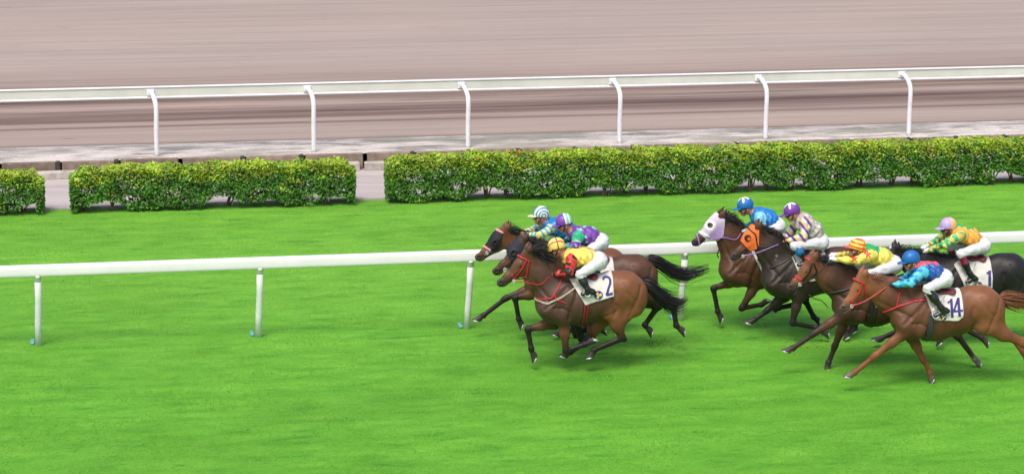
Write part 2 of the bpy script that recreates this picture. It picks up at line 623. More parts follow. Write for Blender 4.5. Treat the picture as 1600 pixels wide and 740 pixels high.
ground_sheet('ground', rect(-900, -300, 900, 1800), -0.05, M['dirt'])
ground_sheet('turf', rect(XL, 5, XR, Y_TURF_END), 0.0, M['turf'])
ground_sheet('path', rect(XL, Y_TURF_END + 0.0, XR, Y_PATH_END + 0.3), -0.04, M['path'])
ground_sheet('sand_verge', rect(XL, Y_PATH_END + Y_KERB - 0.06, XR, Y_SAND_END + 0.8), Z_S, M['sand'])
dt = ground_sheet('dirt_track', [(x, y - Y_SAND_END) for x, y in rect(XL, Y_SAND_END - 0.05, XR, 190)], Z_S + 0.006, M['dirt'])
dt.location.y = Y_SAND_END

# edge of the turf: thin pale edging with a dark gutter behind it
mb = MB()
x = XL
while x < XR:
    L = 1.9
    mb.box((x + 0.01, Y_TURF_END - 0.02, -0.06), (x + L - 0.01, Y_TURF_END + 0.06, 0.045), (0.34, 0.31, 0.28), 0.01)
    x += L
M['stone'] = attr_mat('kerb_stone', 0.85, 0.2, 6, 0.3, 30, 0.5)
ed = mb.build('path_edging', M['stone'], smooth=False)
ed['label'] = 'thin pale concrete edging strip along the grass below the hedges'; ed['category'] = 'edging'

# the two-step kerb between path and sand: brown sleepers over pale concrete blocks
kerb = empty('kerb', (0, Y_PATH_END, 0), 'two step kerb of brown sleepers over pale concrete blocks behind the hedges', 'kerb')
low, high, gaps = MB(), MB(), MB()
x = XL + 0.35
rnd = random.Random(3)
while x < XR:
    L = 1.15
    t = rnd.uniform(0.85, 1.1)
    low.box((x + 0.05, -0.02, -0.05), (x + L - 0.05, Y_KERB - 0.115, 0.125 + rnd.uniform(-.008, .008)), (0.42 * t, 0.385 * t, 0.35 * t), 0.02)
    x += L
x = XL
k = 0
while x < XR:
    L = rnd.uniform(1.05, 1.35)
    t = rnd.uniform(0.7, 1.15)
    high.box((x + 0.03, Y_KERB - 0.11, -0.03), (x + L - 0.06, Y_KERB - .01, Z_S + 0.012 + rnd.uniform(-.01, .012)), (0.24 * t, 0.185 * t, 0.145 * t), 0.015)
    if rnd.random() < 0.6:
        gaps.box((x + L - 0.11, Y_KERB - 0.135, 0.09), (x + L + 0.0, Y_KERB + .002, Z_S + .018), (0.05, 0.046, 0.042), 0.02)
    x += L
low.build('lower_blocks', M['stone'], kerb, False)
high.build('sleepers', M['stone'], kerb, False)
gaps.build('brackets', M['stone'], kerb, False)

# ------------------------------------------------------------------ running rails
def line_x(px, Y):                                     # world x where image column px meets the vertical plane at Y (near its ground row)
    return on_plane(px, 500, Y)[0]

rail = empty('running_rail', (0, Y_RAIL, 0), 'white running rail on leaning posts beside the galloping horses', 'rail')
LEAN = 0.16
zr = [on_plane(px, py, Y_RAIL - LEAN)[2] for px, py in ((20, 414.5), (20, 433), (700, 391.5), (700, 410))]
z_top, z_bot = (zr[0] + zr[2]) / 2, (zr[1] + zr[3]) / 2
zc, hh = (z_top + z_bot) / 2, (z_top - z_bot) / 2
prof = []
for kk in range(20):
    th = 2 * math.pi * (kk + .5) / 20
    cx_, cz_ = math.cos(th), math.sin(th)
    prof.append((0.055 * math.copysign(abs(cx_) ** 0.5, cx_), hh * math.copysign(abs(cz_) ** 0.5, cz_)))
Vr, Fr = [], []
xs = np.linspace(-40, 50, 46)
for i, xx in enumerate(xs):
    for (py_, pz_) in prof:
        Vr.append((xx, -LEAN + py_, zc + pz_))
for i in range(len(xs) - 1):
    for kk in range(20):
        k2 = (kk + 1) % 20
        Fr.append([i * 20 + kk, (i + 1) * 20 + kk, (i + 1) * 20 + k2, i * 20 + k2])
mesh_obj('rail', np.array(Vr), Fr, M['white'], rail)
# posts: foot pixel positions, extended both ways at the same spacing
feet = [on_ground(60, 541)[0], on_ground(404, 527)[0], on_ground(730, 514)[0], on_ground(1060, 499)[0]]
step = (feet[3] - feet[0]) / 3
post_x = [feet[0] - step] + feet + [feet[3] + step, feet[3] + 2 * step]
for xx in post_x:
    p = MB()
    p.tube([(xx, 0.02, -0.02), (xx + 0.01, -0.03, 0.35), (xx + 0.03, -0.10, 0.75), (xx + 0.035, -LEAN, z_bot + 0.03)], 0.052, 14)
    po = p.build('post', M['post'], rail)
    c = MB()
    c.tube([(xx + 0.033, -LEAN + 0.02, z_bot - 0.07), (xx + 0.035, -LEAN, z_bot + 0.012)], 0.058, 24)
    c.build('clamp', M['steel'], po, False)
    t = MB()
    t.box((xx - 0.125, 0.05, 0.0), (xx - 0.06, 0.28, 0.05), (1, 1, 1), 0.012)
    t.build('foot', M['teal'], po, False)

bf = empty('back_fence', (0, Y_BFENCE, Z_S), 'white fence of curved posts with a deep pale rail along the dirt track', 'fence')
OV = 0.42                                              # the rail overhangs the dirt track
def zat(px, py, Y):
    return on_plane(px, py, Y)[2] - Z_S
zt = (zat(245, 131.5, Y_BFENCE + OV) + zat(1196, 115, Y_BFENCE + OV)) / 2
zb = (zat(245, 150.5, Y_BFENCE + OV) + zat(1196, 134.5, Y_BFENCE + OV)) / 2
m_band = flat_mat('rail_band', (0.58, 0.595, 0.53), 0.45, 0.4, namp=0.10, nscale=1.2)
m_edge = flat_mat('rail_edge', (0.68, 0.68, 0.69), 0.35, 0.5, namp=0.03)
hz = zt - zb
b1 = MB(); b1.box((-45, OV - 0.02, zb + 0.055), (60, OV + 0.02, zt - 0.04), (1, 1, 1), 0.006)
b1.build('rail_band', m_band, bf, False)
b2 = MB(); b2.box((-45, OV - 0.045, zt - 0.04), (60, OV + 0.045, zt), (1, 1, 1), 0.017)
b2.build('top_rail', m_edge, bf, False)
b3 = MB(); b3.box((-45, OV - 0.045, zb), (60, OV + 0.045, zb + 0.055), (1, 1, 1), 0.02)
b3.build('lower_rail', m_edge, bf, False)
bx = [on_ground(px, py, Z_S)[0] for px, py in ((245, 241), (490, 236), (731, 230), (968, 224), (1196, 217.5), (1421, 212))]
st = (bx[-1] - bx[0]) / 5
for xx in [bx[0] - 2.1 * st, bx[0] - 1.05 * st] + bx + [bx[-1] + st, bx[-1] + 2 * st]:
    p = MB()
    p.tube(bez([(xx, 0, -0.02), (xx, 0, 0.5), (xx + 0.01, 0.0, zb - 0.22), (xx - 0.0, 0.05, zb - 0.03), (xx - 0.05, 0.20, zb + 0.12), (xx - 0.09, OV - 0.03, zt - 0.12)], 6), 0.050, 12)
    p.build('post', M['post'], bf)
    c = MB(); c.box((xx - 0.17, OV - 0.06, zt - 0.20), (xx - 0.01, OV - 0.021, zt - 0.06), (1, 1, 1), 0.01)
    c.build('clamp', M['post'], bf, False)

# ------------------------------------------------------------------ grass blades (stuff)
def grass_blades(n=120000):
    u = RNG.random(n); Y = 30.5 + (Y_TURF_END + 0.02 - 30.5) * u
    xl = (-0.2 + math.tan(YAW)) * Y - 3; xr = (0.2 + math.tan(YAW)) * Y + 4
    X = xl + (xr - xl) * RNG.random(n)
    h = RNG.uniform(0.022, 0.05, n) * (0.8 + 0.4 * np.sin(X * 1.9 + 1.3 * np.sin(Y * 2.1)) * np.sin(Y * 2.7))
    ang = RNG.uniform(-1.35, 1.35, n)
    w = RNG.uniform(0.005, 0.011, n)
    ca, sa = np.cos(ang) * w, np.sin(ang) * w
    al, ac = RNG.normal(0.0, 0.016, n), np.abs(RNG.normal(0.01, 0.022, n)) + 0.004
    lx, ly = np.cos(ang) * al - np.sin(ang) * ac, np.sin(ang) * al + np.cos(ang) * ac
    V = np.zeros((n, 3, 3), np.float32)
    V[:, 0] = np.stack([X - ca, Y - sa, np.zeros(n) - 0.003], 1)
    V[:, 1] = np.stack([X + ca, Y + sa, np.zeros(n) - 0.003], 1)
    V[:, 2] = np.stack([X + lx, Y + ly, h], 1)
    t = RNG.random(n)
    big = 0.5 + 0.5 * np.sin(X * 0.7 + 2 * np.sin(Y * 0.9)) * np.sin(Y * 1.7 + X * 0.3)
    f = np.clip(0.55 * t + 0.45 * big, 0, 1)[:, None]
    c = (np.array([0.080, 0.266, 0.020]) * (1 - f) + np.array([0.136, 0.366, 0.036]) * f) * (1 + np.clip((Y - Y_RAIL + 3) / 7, 0, 1)[:, None] * np.array([.22, .07, .2]))
    C = np.repeat(c, 3, axis=0)
    F = np.arange(n * 3, dtype=np.int32).reshape(n, 3)
    o = mesh_obj('grass_blades', V.reshape(-1, 3), F, M['blade'], None, C, False)
    o.data.normals_split_custom_set_from_vertices([(0.0, 0.0, 1.0)] * len(o.data.vertices))
    o['kind'] = 'stuff'; o['label'] = 'short bright green grass blades covering the racing turf'; o['category'] = 'grass'
grass_blades()

# ------------------------------------------------------------------ hedges
def hedge(x0, x1, h, label, seed, n_per_m=7500, depth=0.62):
    rng = np.random.default_rng(seed)
    L = x1 - x0
    root = empty('hedge', (x0, Y_HEDGE + 0.30, 0), label, 'hedge', 'clipped hedges along the path')
    n = int(n_per_m * L)
    # rounded box shell, filled towards the outside
    X = rng.uniform(-0.06, L + 0.06, n)
    face = rng.random(n)
    ph = rng.uniform(0, 6, 6)
    def wob(a, b):
        return 0.02 * np.sin(a * 3.1 + ph[0]) + 0.018 * np.sin(a * 7.3 + b * 5 + ph[1]) + 0.014 * np.sin(a * 15 + b * 9 + ph[2])
    lowz = 0.11 + 0.09 * np.sin(X * 2.3 + ph[3]) + 0.07 * np.sin(X * 5.9 + ph[4])
    lowz = np.clip(lowz, 0.04, 0.4)
    u = rng.random(n)
    Yl = np.empty(n); Z = np.empty(n)
    top = face < 0.31; front = (face >= 0.31) & (face < 0.68); rest = face >= 0.68
    Yl[top] = rng.uniform(-depth / 2, depth / 2, top.sum()); Z[top] = h - np.abs(rng.normal(0, 0.05, top.sum())) - 0.10 * (np.abs(Yl[top]) / (depth / 2)) ** 4
    Yl[front] = -depth / 2 + np.abs(rng.normal(0, 0.06, front.sum())); Z[front] = lowz[front] + (h - 0.03 - lowz[front]) * u[front] ** 0.85
    Yl[rest] = rng.uniform(-depth / 2, depth / 2, rest.sum()); Z[rest] = lowz[rest] + (h - lowz[rest]) * u[rest]
    endm = rest & (rng.random(n) < 0.25)
    X[endm] = np.where(rng.random(endm.sum()) < 0.5, rng.uniform(-0.08, 0.06, endm.sum()), L + rng.uniform(-0.06, 0.08, endm.sum()))
    # rounded ends
    ed = np.clip(1 - np.minimum(X, L - X) / 0.22, 0, 1)
    Z -= np.where(Z > h * .5, ed ** 2 * 0.16 * (Z / h), 0)
    Yl += wob(X, Z) * np.where(Yl < 0, -1.0, 1.0)
    Z += wob(X + 3, Yl) * (Z / h)
    # gaps in the foliage
    dens = np.sin(X * 5.3 + ph[3] + 1.5 * np.sin(Z * 9)) * np.sin(Z * 13 + ph[5] + X * 2.1)
    keep = (rng.random(n) < 0.97 - 0.95 * np.clip(dens * 1.3 - 0.25, 0, 1) * np.clip(1.25 - Z / h, 0, 1))
    X, Yl, Z, rest = X[keep], Yl[keep], Z[keep], rest[keep]; n = len(X)
    s = rng.uniform(0.021, 0.041, n) * np.where(rest, 1.35, 1.0)
    # outward leaf normals with scatter
    nx = rng.normal(0, 0.7, n); ny = rng.normal(-0.35, 0.6, n); nz = rng.normal(0.75, 0.5, n)
    N = np.stack([nx, ny, nz], 1); N /= np.linalg.norm(N, axis=1)[:, None]
    T = rng.normal(0, 1, (n, 3)); T -= (T * N).sum(1)[:, None] * N; T /= np.linalg.norm(T, axis=1)[:, None]
    B = np.cross(N, T)
    P = np.stack([X, Yl, Z], 1)
    s_ = s[:, None]
    V = np.stack([P - T * s_, P + B * s_ * 0.55 + N * s_ * 0.18, P + T * s_, P - B * s_ * 0.55 + N * s_ * 0.18], 1).reshape(-1, 3)
    F = np.arange(n * 4, dtype=np.int32).reshape(n, 4)
    # young yellow-green shoots at the top, mature leaves below
    young = np.clip((Z / h - 0.50) / 0.40, 0, 1) * 0.85 + 0.25 * (np.sin(X * 4 + ph[1]) * np.sin(Z * 8 + X) > 0.35)
    clump = 0.5 + 0.5 * np.sin(X * 9 + ph[2] + 2 * np.sin(Z * 7 + X)) * np.sin(Z * 16 + X * 4 + ph[0])
    r = 0.55 * rng.random(n) + 0.45 * clump
    yk = (r < young * 0.85)
    c = np.where(yk[:, None], np.array([0.26, 0.38, 0.024]), np.array([0.066, 0.20, 0.018]))
    c = c * (rng.uniform(0.80, 1.22, n) * (0.75 + 0.5 * (0.5 + 0.5 * np.sin(X * 6.1 + ph[4] + Z * 5) * np.sin(Z * 11 - X * 3))))[:, None]
    yel = rng.random(n) < 0.012
    c[yel] = np.array([0.42, 0.34, 0.03]) * rng.uniform(0.7, 1.2, yel.sum())[:, None]
    cop = (rng.random(n) < 0.04 * np.clip((Z / h - 0.8) / 0.2, 0, 1))
    c[cop] = np.array([0.30, 0.15, 0.05])
    mesh_obj('foliage', V, F, M['leaf'], root, np.repeat(c, 4, axis=0), False)
    # stems
    xx = 0.15
    while xx < L - 0.05:
        st = MB()
        bx_, by_ = xx + rng.uniform(-.1, .1), rng.uniform(-0.16, 0.10)
        for kk in range(int(rng.integers(3, 6))):
            tx, ty = min(max(bx_ + rng.normal(0, 0.20), .08), L - .1), by_ + rng.normal(0, 0.12)
            zt_ = rng.uniform(0.35, h - 0.12)
            st.tube(bez([(bx_ + rng.normal(0, .02), by_, -0.02), (bx_ * .65 + tx * .35 + rng.normal(0, .03), by_ * .6 + ty * .4, zt_ * .5), (tx, ty, zt_)], 4),
                    list(np.linspace(0.020, 0.006, 9)), 5, (1, 1, 1), False)
        xx += rng.uniform(0.30, 0.55)
        st.build('trunk', M['bark'], root)
    if L > 6:                                            # two small red blossoms on the long hedge
        for px in (803, 1345):
            wx = on_plane(px, 240, Y_HEDGE + 0.3)[0] - x0
            fl = []
            for kk in range(16):
                o = np.array([wx, -0.05, h + 0.01]) + rng.normal(0, 0.04, 3) * np.array([1.6, 1, .7])
                t1, t2 = unit(rng.normal(0, 1, 3)), unit(rng.normal(0, 1, 3))
                fl += [o, o + t1 * 0.045, o + (t1 + t2) * 0.03, o + t2 * 0.045]
            mesh_obj('blossom', np.array(fl), np.arange(len(fl), dtype=np.int32).reshape(-1, 4), flat_mat('red_petal', (0.6, 0.06, 0.07), 0.5), root, None, False)
    return root

hx = lambda px: on_plane(px, 320, Y_HEDGE + 0.1)[0]
hzt = lambda px, py: on_plane(px, py, Y_HEDGE + 0.3)[2]
H_H = 0.5 * (hzt(300, 251) + hzt(900, 236))
hedge(hx(-330), hx(62), H_H - .10, 'leafy green hedge cut off by the left edge of the view', 11)
hedge(hx(117), hx(549), H_H - .05, 'short clipped hedge between the two path gaps', 12)
hedge(hx(612), hx(2000), H_H, 'long clipped hedge with two red blossoms running out to the right', 13)

# scuffed, brownish turf kicked open by the hooves
def scuff(px, py, rx, ry, seed):
    rng = np.random.default_rng(seed)
    c = on_ground(px, py)
    V, F, C = [], [], []
    for i in range(70):
        q = c + np.array([rng.normal(0, rx), rng.normal(0, ry), rng.uniform(.004, .02)])
        sz = rng.uniform(.008, .02)
        t1, t2 = unit(rng.normal(0, 1, 3)) * sz, unit(rng.normal(0, 1, 3)) * sz
        n0 = len(V)
        top = np.array([0, 0, sz * .9])
        V += [q + t1, q + t2, q - t1 * .8 - t2 * .5, q + top]
        F += [[n0, n0 + 1, n0 + 3], [n0 + 1, n0 + 2, n0 + 3], [n0 + 2, n0, n0 + 3]]
        C += [np.array((.19, .19, .06)) * rng.uniform(.6, 1.5)] * 4
    ob = mesh_obj('turf_crumbs', np.array(V), F, M['blade'], None, np.array(C), False)
    ob['kind'] = 'stuff'; ob['label'] = 'brown crumbs of kicked up turf on the grass'; ob['category'] = 'turf'
scuff(1038, 536, .22, .30, 1)
scuff(1262, 538, .25, .25, 2)

#HORSES#
# ------------------------------------------------------------------ horses
def make_horse(hs):
    """hs: lane = ground pixel; W = withers pixel; P, N = poll and nose; legs = joints, all measured on the photograph"""
    g = on_ground(*hs['lane'])
    wx = on_plane(hs['W'][0], hs['W'][1], g[1])
    base = np.array([wx[0], g[1], 0.0])
    p = lambda q, yo=0.0: on_plane(q[0], q[1], g[1] + yo) - base
    root = empty('race_horse', base, hs['label'], 'horse', 'horses galloping in the race')
    W = p(hs['W'])
    body, dark, belly = hs['body'], hs['points'], hs.get('belly', hs['body'])
    haunch, face, muzzle = hs.get('haunch', body), hs.get('face', body), hs['muzzle']
    o = lambda dx, dz, y=0.0: W + np.array([dx, y, dz])
    core = []
    A = lambda *a, **k: core.append(Prim(*a, **k))
    # trunk
    A(o(-.17, -.41), o(.12, -.42), .265, .312, ys=.82, k=.10, col=body)
    A(o(.12, -.42), o(.46, -.375), .315, .285, ys=.84, k=.10, col=body, col2=belly)
    A(o(.46, -.365), o(.82, -.27), .275, .255, ys=.86, k=.10, col=belly, col2=haunch)
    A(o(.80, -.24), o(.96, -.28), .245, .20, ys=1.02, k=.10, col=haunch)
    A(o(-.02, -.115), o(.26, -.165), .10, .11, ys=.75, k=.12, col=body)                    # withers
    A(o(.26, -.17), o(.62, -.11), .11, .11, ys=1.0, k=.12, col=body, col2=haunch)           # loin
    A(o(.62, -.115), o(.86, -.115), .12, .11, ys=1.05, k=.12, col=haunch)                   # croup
    A(o(-.31, -.42), o(-.26, -.55), .185, .15, ys=.95, k=.10, col=body)                     # breast
    for sy in (-1, 1):
        A(o(-.04, -.15, sy * .12), o(-.38, -.46, sy * .17), .095, .10, ys=.8, k=.045, col=body)   # shoulder blade
        A(o(-.38, -.46, sy * .16), o(-.17, -.57, sy * .165), .10, .10, ys=.8, k=.04, col=body)  # upper arm
        A(o(.0, -.30, sy * .185), o(-.13, -.54, sy * .185), .10, .09, ys=.7, k=.04, col=body)    # triceps
        A(o(.78, -.19, sy * .15), o(1.0, -.36, sy * .13), .145, .12, ys=.75, k=.05, col=haunch)  # rump
        A(o(1.0, -.30, sy * .11), o(.97, -.52, sy * .12), .105, .10, ys=.8, k=.045, col=haunch)    # buttock
    # head
    P, N = p(hs['P']), p(hs['N'])
    L = float(np.linalg.norm(N - P)); u = (N - P) / L
    v = np.array([-u[2], 0, u[0]])                                  # towards the jaw
    if v[2] > 0: v = -v
    h = lambda t, s, y=0.0: P + u * (t * L) + v * (s * L) + np.array([0, y * L, 0])
    H = []
    Hd = lambda *a, **k: H.append(Prim(*a, **k))
    Hd(h(.06, .12), h(.32, .125), .125 * L, .135 * L, ys=.68, k=.05, col=face)                # cranium, forehead
    Hd(h(.24, .25), h(.42, .23), .145 * L, .125 * L, ys=.50, k=.05, col=face)                 # cheek
    Hd(h(.32, .14), h(.72, .115), .135 * L, .085 * L, ys=.66, k=.05, col=face, col2=hs.get('nosebridge', face))
    Hd(h(.72, .11), h(.93, .095), .085 * L, .075 * L, ys=.80, k=.04, col=face, col2=muzzle)   # muzzle
    Hd(h(.95, .09), h(.97, .12), .068 * L, .06 * L, ys=.85, k=.03, col=muzzle)                # upper lip
    Hd(h(.40, .27), h(.86, .185), .075 * L, .05 * L, ys=.62, k=.04, col=face, col2=muzzle)    # lower jaw
    Hd(h(.87, .19), h(.93, .185), .05 * L, .045 * L, ys=.8, k=.02, col=muzzle)                # chin
    for sy in (-1, 1):
        Hd(h(.28, .085, sy * .085), h(.36, .10, sy * .08), .038 * L, .03 * L, k=.02, col=face)       # brow above the eye
        Hd(h(.44, .17, sy * .075), h(.70, .155, sy * .05), .022 * L, .018 * L, k=.03, col=face)      # facial crest
        Hd(h(.89, .055, sy * .052), h(.935, .085, sy * .055), .03 * L, .032 * L, k=.015, col=muzzle)  # nostril wing
    # neck
    N0 = h(.10, .20)
    N2 = o(-.22, -.33)
    nb = hs.get('neckbow', 0.03)
    Nm = (N0 + N2) / 2 + np.array([0, 0, nb])
    A(N0, Nm, .120, .165, ys=.52, k=.09, col=face, col2=body)
    A(Nm, N2, .165, .25, ys=.60, k=.10, col=body)
    A(N2, o(-.26, -.42), .24, .235, ys=.75, k=.1, col=body)
    C0 = h(.0, .14); C1 = (C0 * .55 + o(.02, -.07) * .45) + np.array([0, 0, .035 + nb])
    A(C0, C1, .065, .07, ys=.6, k=.08, col=body)
    A(C1, o(.02, -.09), .07, .085, ys=.7, k=.1, col=body)
    core += H
    # ears
    ears = []
    ed = unit(-u * hs.get('ear', (.9, .2))[0] - v * hs.get('ear', (.9, .2))[1])
    for sy in (-1, 1):
        eb = h(.03, .05, sy * .09)
        t = eb + ed * .185 + np.array([0, sy * .035, 0])
        ears.append(Prim(eb, eb * .5 + t * .5 + np.array([0, sy * .012, 0]), .034, .042, ys=.62, k=.02, col=face))
        ears.append(Prim(eb * .5 + t * .5 + np.array([0, sy * .012, 0]), t, .042, .008, ys=.55, k=.015, col=face, col2=dark))
    limbs = [ears]
    shoes = []
    def rot(a, deg):
        c, s = math.cos(math.radians(deg)), math.sin(math.radians(deg))
        return np.array([a[0] * c - a[2] * s, 0, a[0] * s + a[2] * c])
    def foot(prims, Fp, Hp, sock):
        ax = unit(Hp - Fp); ax[1] = 0; ax = unit(ax)
        Cp = Fp + (Hp - Fp) * .50
        hoofc = hs.get('hoof', (0.045, 0.04, 0.038))
        n = rot(ax, 42)
        prims.append(Prim(Fp, Cp, .040, .035, ys=.9, k=.02, col=sock))
        e = Hp + ax * .03
        sole = Hp - ax * 0.006
        prims.append(Prim(Cp, e, .042, .058, ys=.95, k=.012, col=hoofc, cut=(sole, n)))
        heel = Cp + rot(ax, 90) * .028
        prims.append(Prim(heel, heel + ax * .05, .028, .034, ys=1.1, k=.015, col=hoofc, cut=(sole, n)))
        shoes.append((sole - n * 0.002, n, ax))
    socks = hs.get('socks', {})
    for key, (E, K, Fk, Hk) in hs['fore'].items():
        y = -.15 if key == 'near' else .15
        E, K, Fk, Hk = p(E, y), p(K, y * .95), p(Fk, y * .9), p(Hk, y * .9)
        pr = []
        S = o(-.36, -.48, y)
        pr.append(Prim(S, E, .12, .095, ys=.75, k=.05, col=body))
        mid = E + (K - E) * .42
        pr.append(Prim(E, mid, .092, .070, ys=.75, k=.04, col=body, col2=hs.get('arm', body)))
        pr.append(Prim(mid, K, .066, .043, ys=.82, k=.04, col=hs.get('arm', body), col2=dark))
        pr.append(Prim(K - (K - E) * .05, K + (Fk - K) * .07, .050, .043, ys=.9, k=.02, col=dark))
        can = unit(Fk - K); back = rot(can, 90)
        pr.append(Prim(K, Fk, .034, .031, ys=.85, k=.02, col=dark))
        pr.append(Prim(K + back * .022, Fk + back * .018, .022, .024, ys=.9, k=.02, col=dark))
        pr.append(Prim(Fk + back * .008, Fk + back * .012, .041, ys=.9, k=.02, col=dark))
        foot(pr, Fk, Hk, socks.get('fore_' + key, dark))
        limbs.append(pr)
    for key, (S, K, Fk, Hk) in hs['hind'].items():
        y = -.15 if key == 'near' else .15
        S, K, Fk, Hk = p(S, y), p(K, y * .9), p(Fk, y * .85), p(Hk, y * .85)
        pr = []
        hip = o(.82, -.24, y * .85)
        pr.append(Prim(hip, S, .20, .125, ys=.62, k=.07, col=haunch))
        b = o(.98, -.42, y * .8)
        gm = S + (K - S) * .5
        pr.append(Prim(b, gm, .125, .085, ys=.70, k=.07, col=haunch))
        pr.append(Prim(S, gm, .115, .085, ys=.66, k=.05, col=haunch, col2=hs.get('arm', haunch)))
        pr.append(Prim(gm, K, .080, .046, ys=.72, k=.05, col=hs.get('arm', haunch), col2=dark))
        can = unit(Fk - K); back = rot(can, 90)
        pr.append(Prim(K + back * .045 - can * .03, K, .030, .045, ys=.8, k=.03, col=dark))      # point of hock
        pr.append(Prim(gm + back * .045, K + back * .045 - can * .02, .03, .022, ys=.7, k=.04, col=hs.get('arm', haunch), col2=dark))
        pr.append(Prim(K, Fk, .040, .033, ys=.85, k=.02, col=dark))
        pr.append(Prim(K + back * .03, Fk + back * .018, .024, .024, ys=.9, k=.02, col=dark))
        pr.append(Prim(Fk + back * .008, Fk + back * .012, .042, ys=.9, k=.02, col=dark))
        foot(pr, Fk, Hk, socks.get('hind_' + key, dark))
        limbs.append(pr)
    allp = core + [q for Lm in limbs for q in Lm]
    lo, hi = bounds_of(allp, .04)
    gr = Grid(lo, hi, .0125)
    Vf = field(gr, core, limbs, .06)
    # grooves between the muscles
    X, Y, Z = gr.xyz()
    def groove(pts, amp, w):
        nonlocal Vf
        d = None
        for a, b in zip(pts[:-1], pts[1:]):
            bx, bz = b[0] - a[0], b[2] - a[2]
            t = np.clip(((X - a[0]) * bx + (Z - a[2]) * bz) / (bx * bx + bz * bz + 1e-9), 0, 1)
            v_ = (X - a[0] - t * bx) ** 2 + (Z - a[2] - t * bz) ** 2
            d = v_ if d is None else np.minimum(d, v_)
        side_ = np.clip((np.abs(Y) - .05) / .05, 0, 1)
        Vf = Vf + 1.35 * amp * np.exp(-d / (w * w)) * side_
    groove([o(.06, -.16), o(.02, -.30), o(-.04, -.44), o(-.07, -.60)], .013, .030)
    groove([o(-.08, -.13), o(-.28, -.32), o(-.42, -.44)], .013, .030)
    groove([o(-.30, -.44), o(-.16, -.44), o(-.05, -.50)], .008, .022)
    groove([o(-.16, -.24), o(-.28, -.44)], .006, .018)
    groove([o(.62, -.24), o(.60, -.38), o(.66, -.48), o(.62, -.58)], .014, .034)
    groove([o(1.02, -.16), o(.97, -.32), o(.90, -.48), o(.86, -.60)], .010, .024)
    groove([o(.74, -.10), o(.80, -.24), o(.92, -.36)], .007, .026)
    groove([o(.30, -.66), o(.52, -.58), o(.64, -.52)], .006, .026)
    for i in range(6):
        groove([o(.16 + .075 * i, -.24), o(.20 + .08 * i, -.42), o(.19 + .085 * i, -.56)], .0028, .018)
    groove([h(.36, .33), (h(.36, .33) + o(-.32, -.34)) / 2 + np.array([.01, 0, .0]), o(-.32, -.34)], .010, .028)
    groove([h(.12, .22), h(.27, .36), h(.42, .33)], .006, .014)
    groove([h(.46, .13), h(.72, .135)], .004, .012)
    # nostrils and mouth are carved in
    for sy in (-1, 1):
        c = h(.925, .085, sy * .088)
        q = Prim(c, c + v * .015 * L, .021, .017, ys=1.6)
        Vf = np.maximum(Vf, -q.dist(X, Y, Z))
    mo = Prim(h(.995, .155), h(.83, .165), .005, .004, ys=14)
    Vf = np.maximum(Vf, -mo.dist(X, Y, Z)).astype(np.float32)
    V, Fc = surface_net(Vf, gr)
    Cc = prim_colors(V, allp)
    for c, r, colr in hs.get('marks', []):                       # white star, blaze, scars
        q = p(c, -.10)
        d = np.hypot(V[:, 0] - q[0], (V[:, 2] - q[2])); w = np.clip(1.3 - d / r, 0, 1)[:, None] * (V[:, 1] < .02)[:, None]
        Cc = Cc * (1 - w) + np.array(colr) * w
    for sy in (-1, 1):                                           # dark nostril interior
        c = h(.925, .085, sy * .08)
        w = np.clip(1.6 - np.linalg.norm(V - c, axis=1) / .02, 0, 1)[:, None] * .85
        Cc = Cc * (1 - w) + np.array((.006, .005, .005)) * w
    bo = mesh_obj('body', V, Fc, M['coat'], root, Cc)
    tree = BVHTree.FromPolygons([tuple(map(float, q)) for q in V], Fc.tolist())
    def hit(q, far=False):
        """point on the flank in front of side-view point q"""
        r = tree.ray_cast(Vector((q[0], 1.2 if far else -1.2, q[2])), Vector((0, -1 if far else 1, 0)))
        return np.array(r[0]) if r[0] is not None else np.array([q[0], 0, q[2]])
    # eyes
    for sy in (-1, 1):
        c = h(.335, .125, sy * .098)
        eo = MB(); nn = 8
        for i in range(1, nn):
            pass
        a = Prim(c, c + u * .012, .024, .02, ys=.7)
        gl, gh = a.bounds(.02)
        ge = Grid(gl, gh, .008)
        ev, ef = surface_net(a.dist(*ge.xyz()).astype(np.float32), ge)
        mesh_obj('eye', ev, ef, M['eye'], root)
    # horseshoes
    for c, n, ax in shoes:
        t1 = unit(ax - n * np.dot(ax, n)); t2 = np.cross(n, t1)
        s = MB()
        pts = [c + t1 * (math.cos(a) * .052) + t2 * (math.sin(a) * .048) for a in np.linspace(-2.35, 2.35, 13)]
        s.tube(pts, .0105, 6)
        s.build('horseshoe', M['steel'], root)
    # mane
    rng = np.random.default_rng(hs['seed'])
    mb = MB()
    wild = hs.get('mane', 1.0)
    for i in range(int(520 * hs.get('mane_n', 1))):
        t = rng.random()
        if t < .05:
            r0 = h(.02 - t * .3, .03, rng.uniform(-.05, .05))
        else:
            tt = (t - .05) / .95 * hs.get('mane_to', .85)
            c0, c1, c2 = h(0, .10), C1 + np.array([0, 0, .055]), o(.0, .0)
            r0 = c0 * (1 - tt) ** 2 + c1 * 2 * tt * (1 - tt) + c2 * tt ** 2
        r0 = r0 + np.array([rng.normal(0, .01), rng.normal(0, .022), -.025])
        ln = rng.uniform(.06, .145) * wild * (1.2 - .7 * t)
        d0 = unit(np.array([.35 + rng.normal(0, .25), rng.normal(-.15, .35), .75 + rng.normal(0, .25)]))
        d1 = unit(np.array([1.0 + rng.normal(0, .25), rng.normal(-.25, .35), .15 + rng.normal(0, .35)]))
        pts = [r0, r0 + d0 * ln * .4, r0 + d0 * ln * .55 + d1 * ln * .6, r0 + d0 * ln * .45 + d1 * ln * 1.15 + np.array([0, 0, -.03])]
        k = rng.uniform(.6, 1.3)
        mb.tube(pts, [.0075, .0075, .005, .001], 4, tuple(np.array(hs['hair']) * k), False)
    mb.build('mane', M['hair'], root)
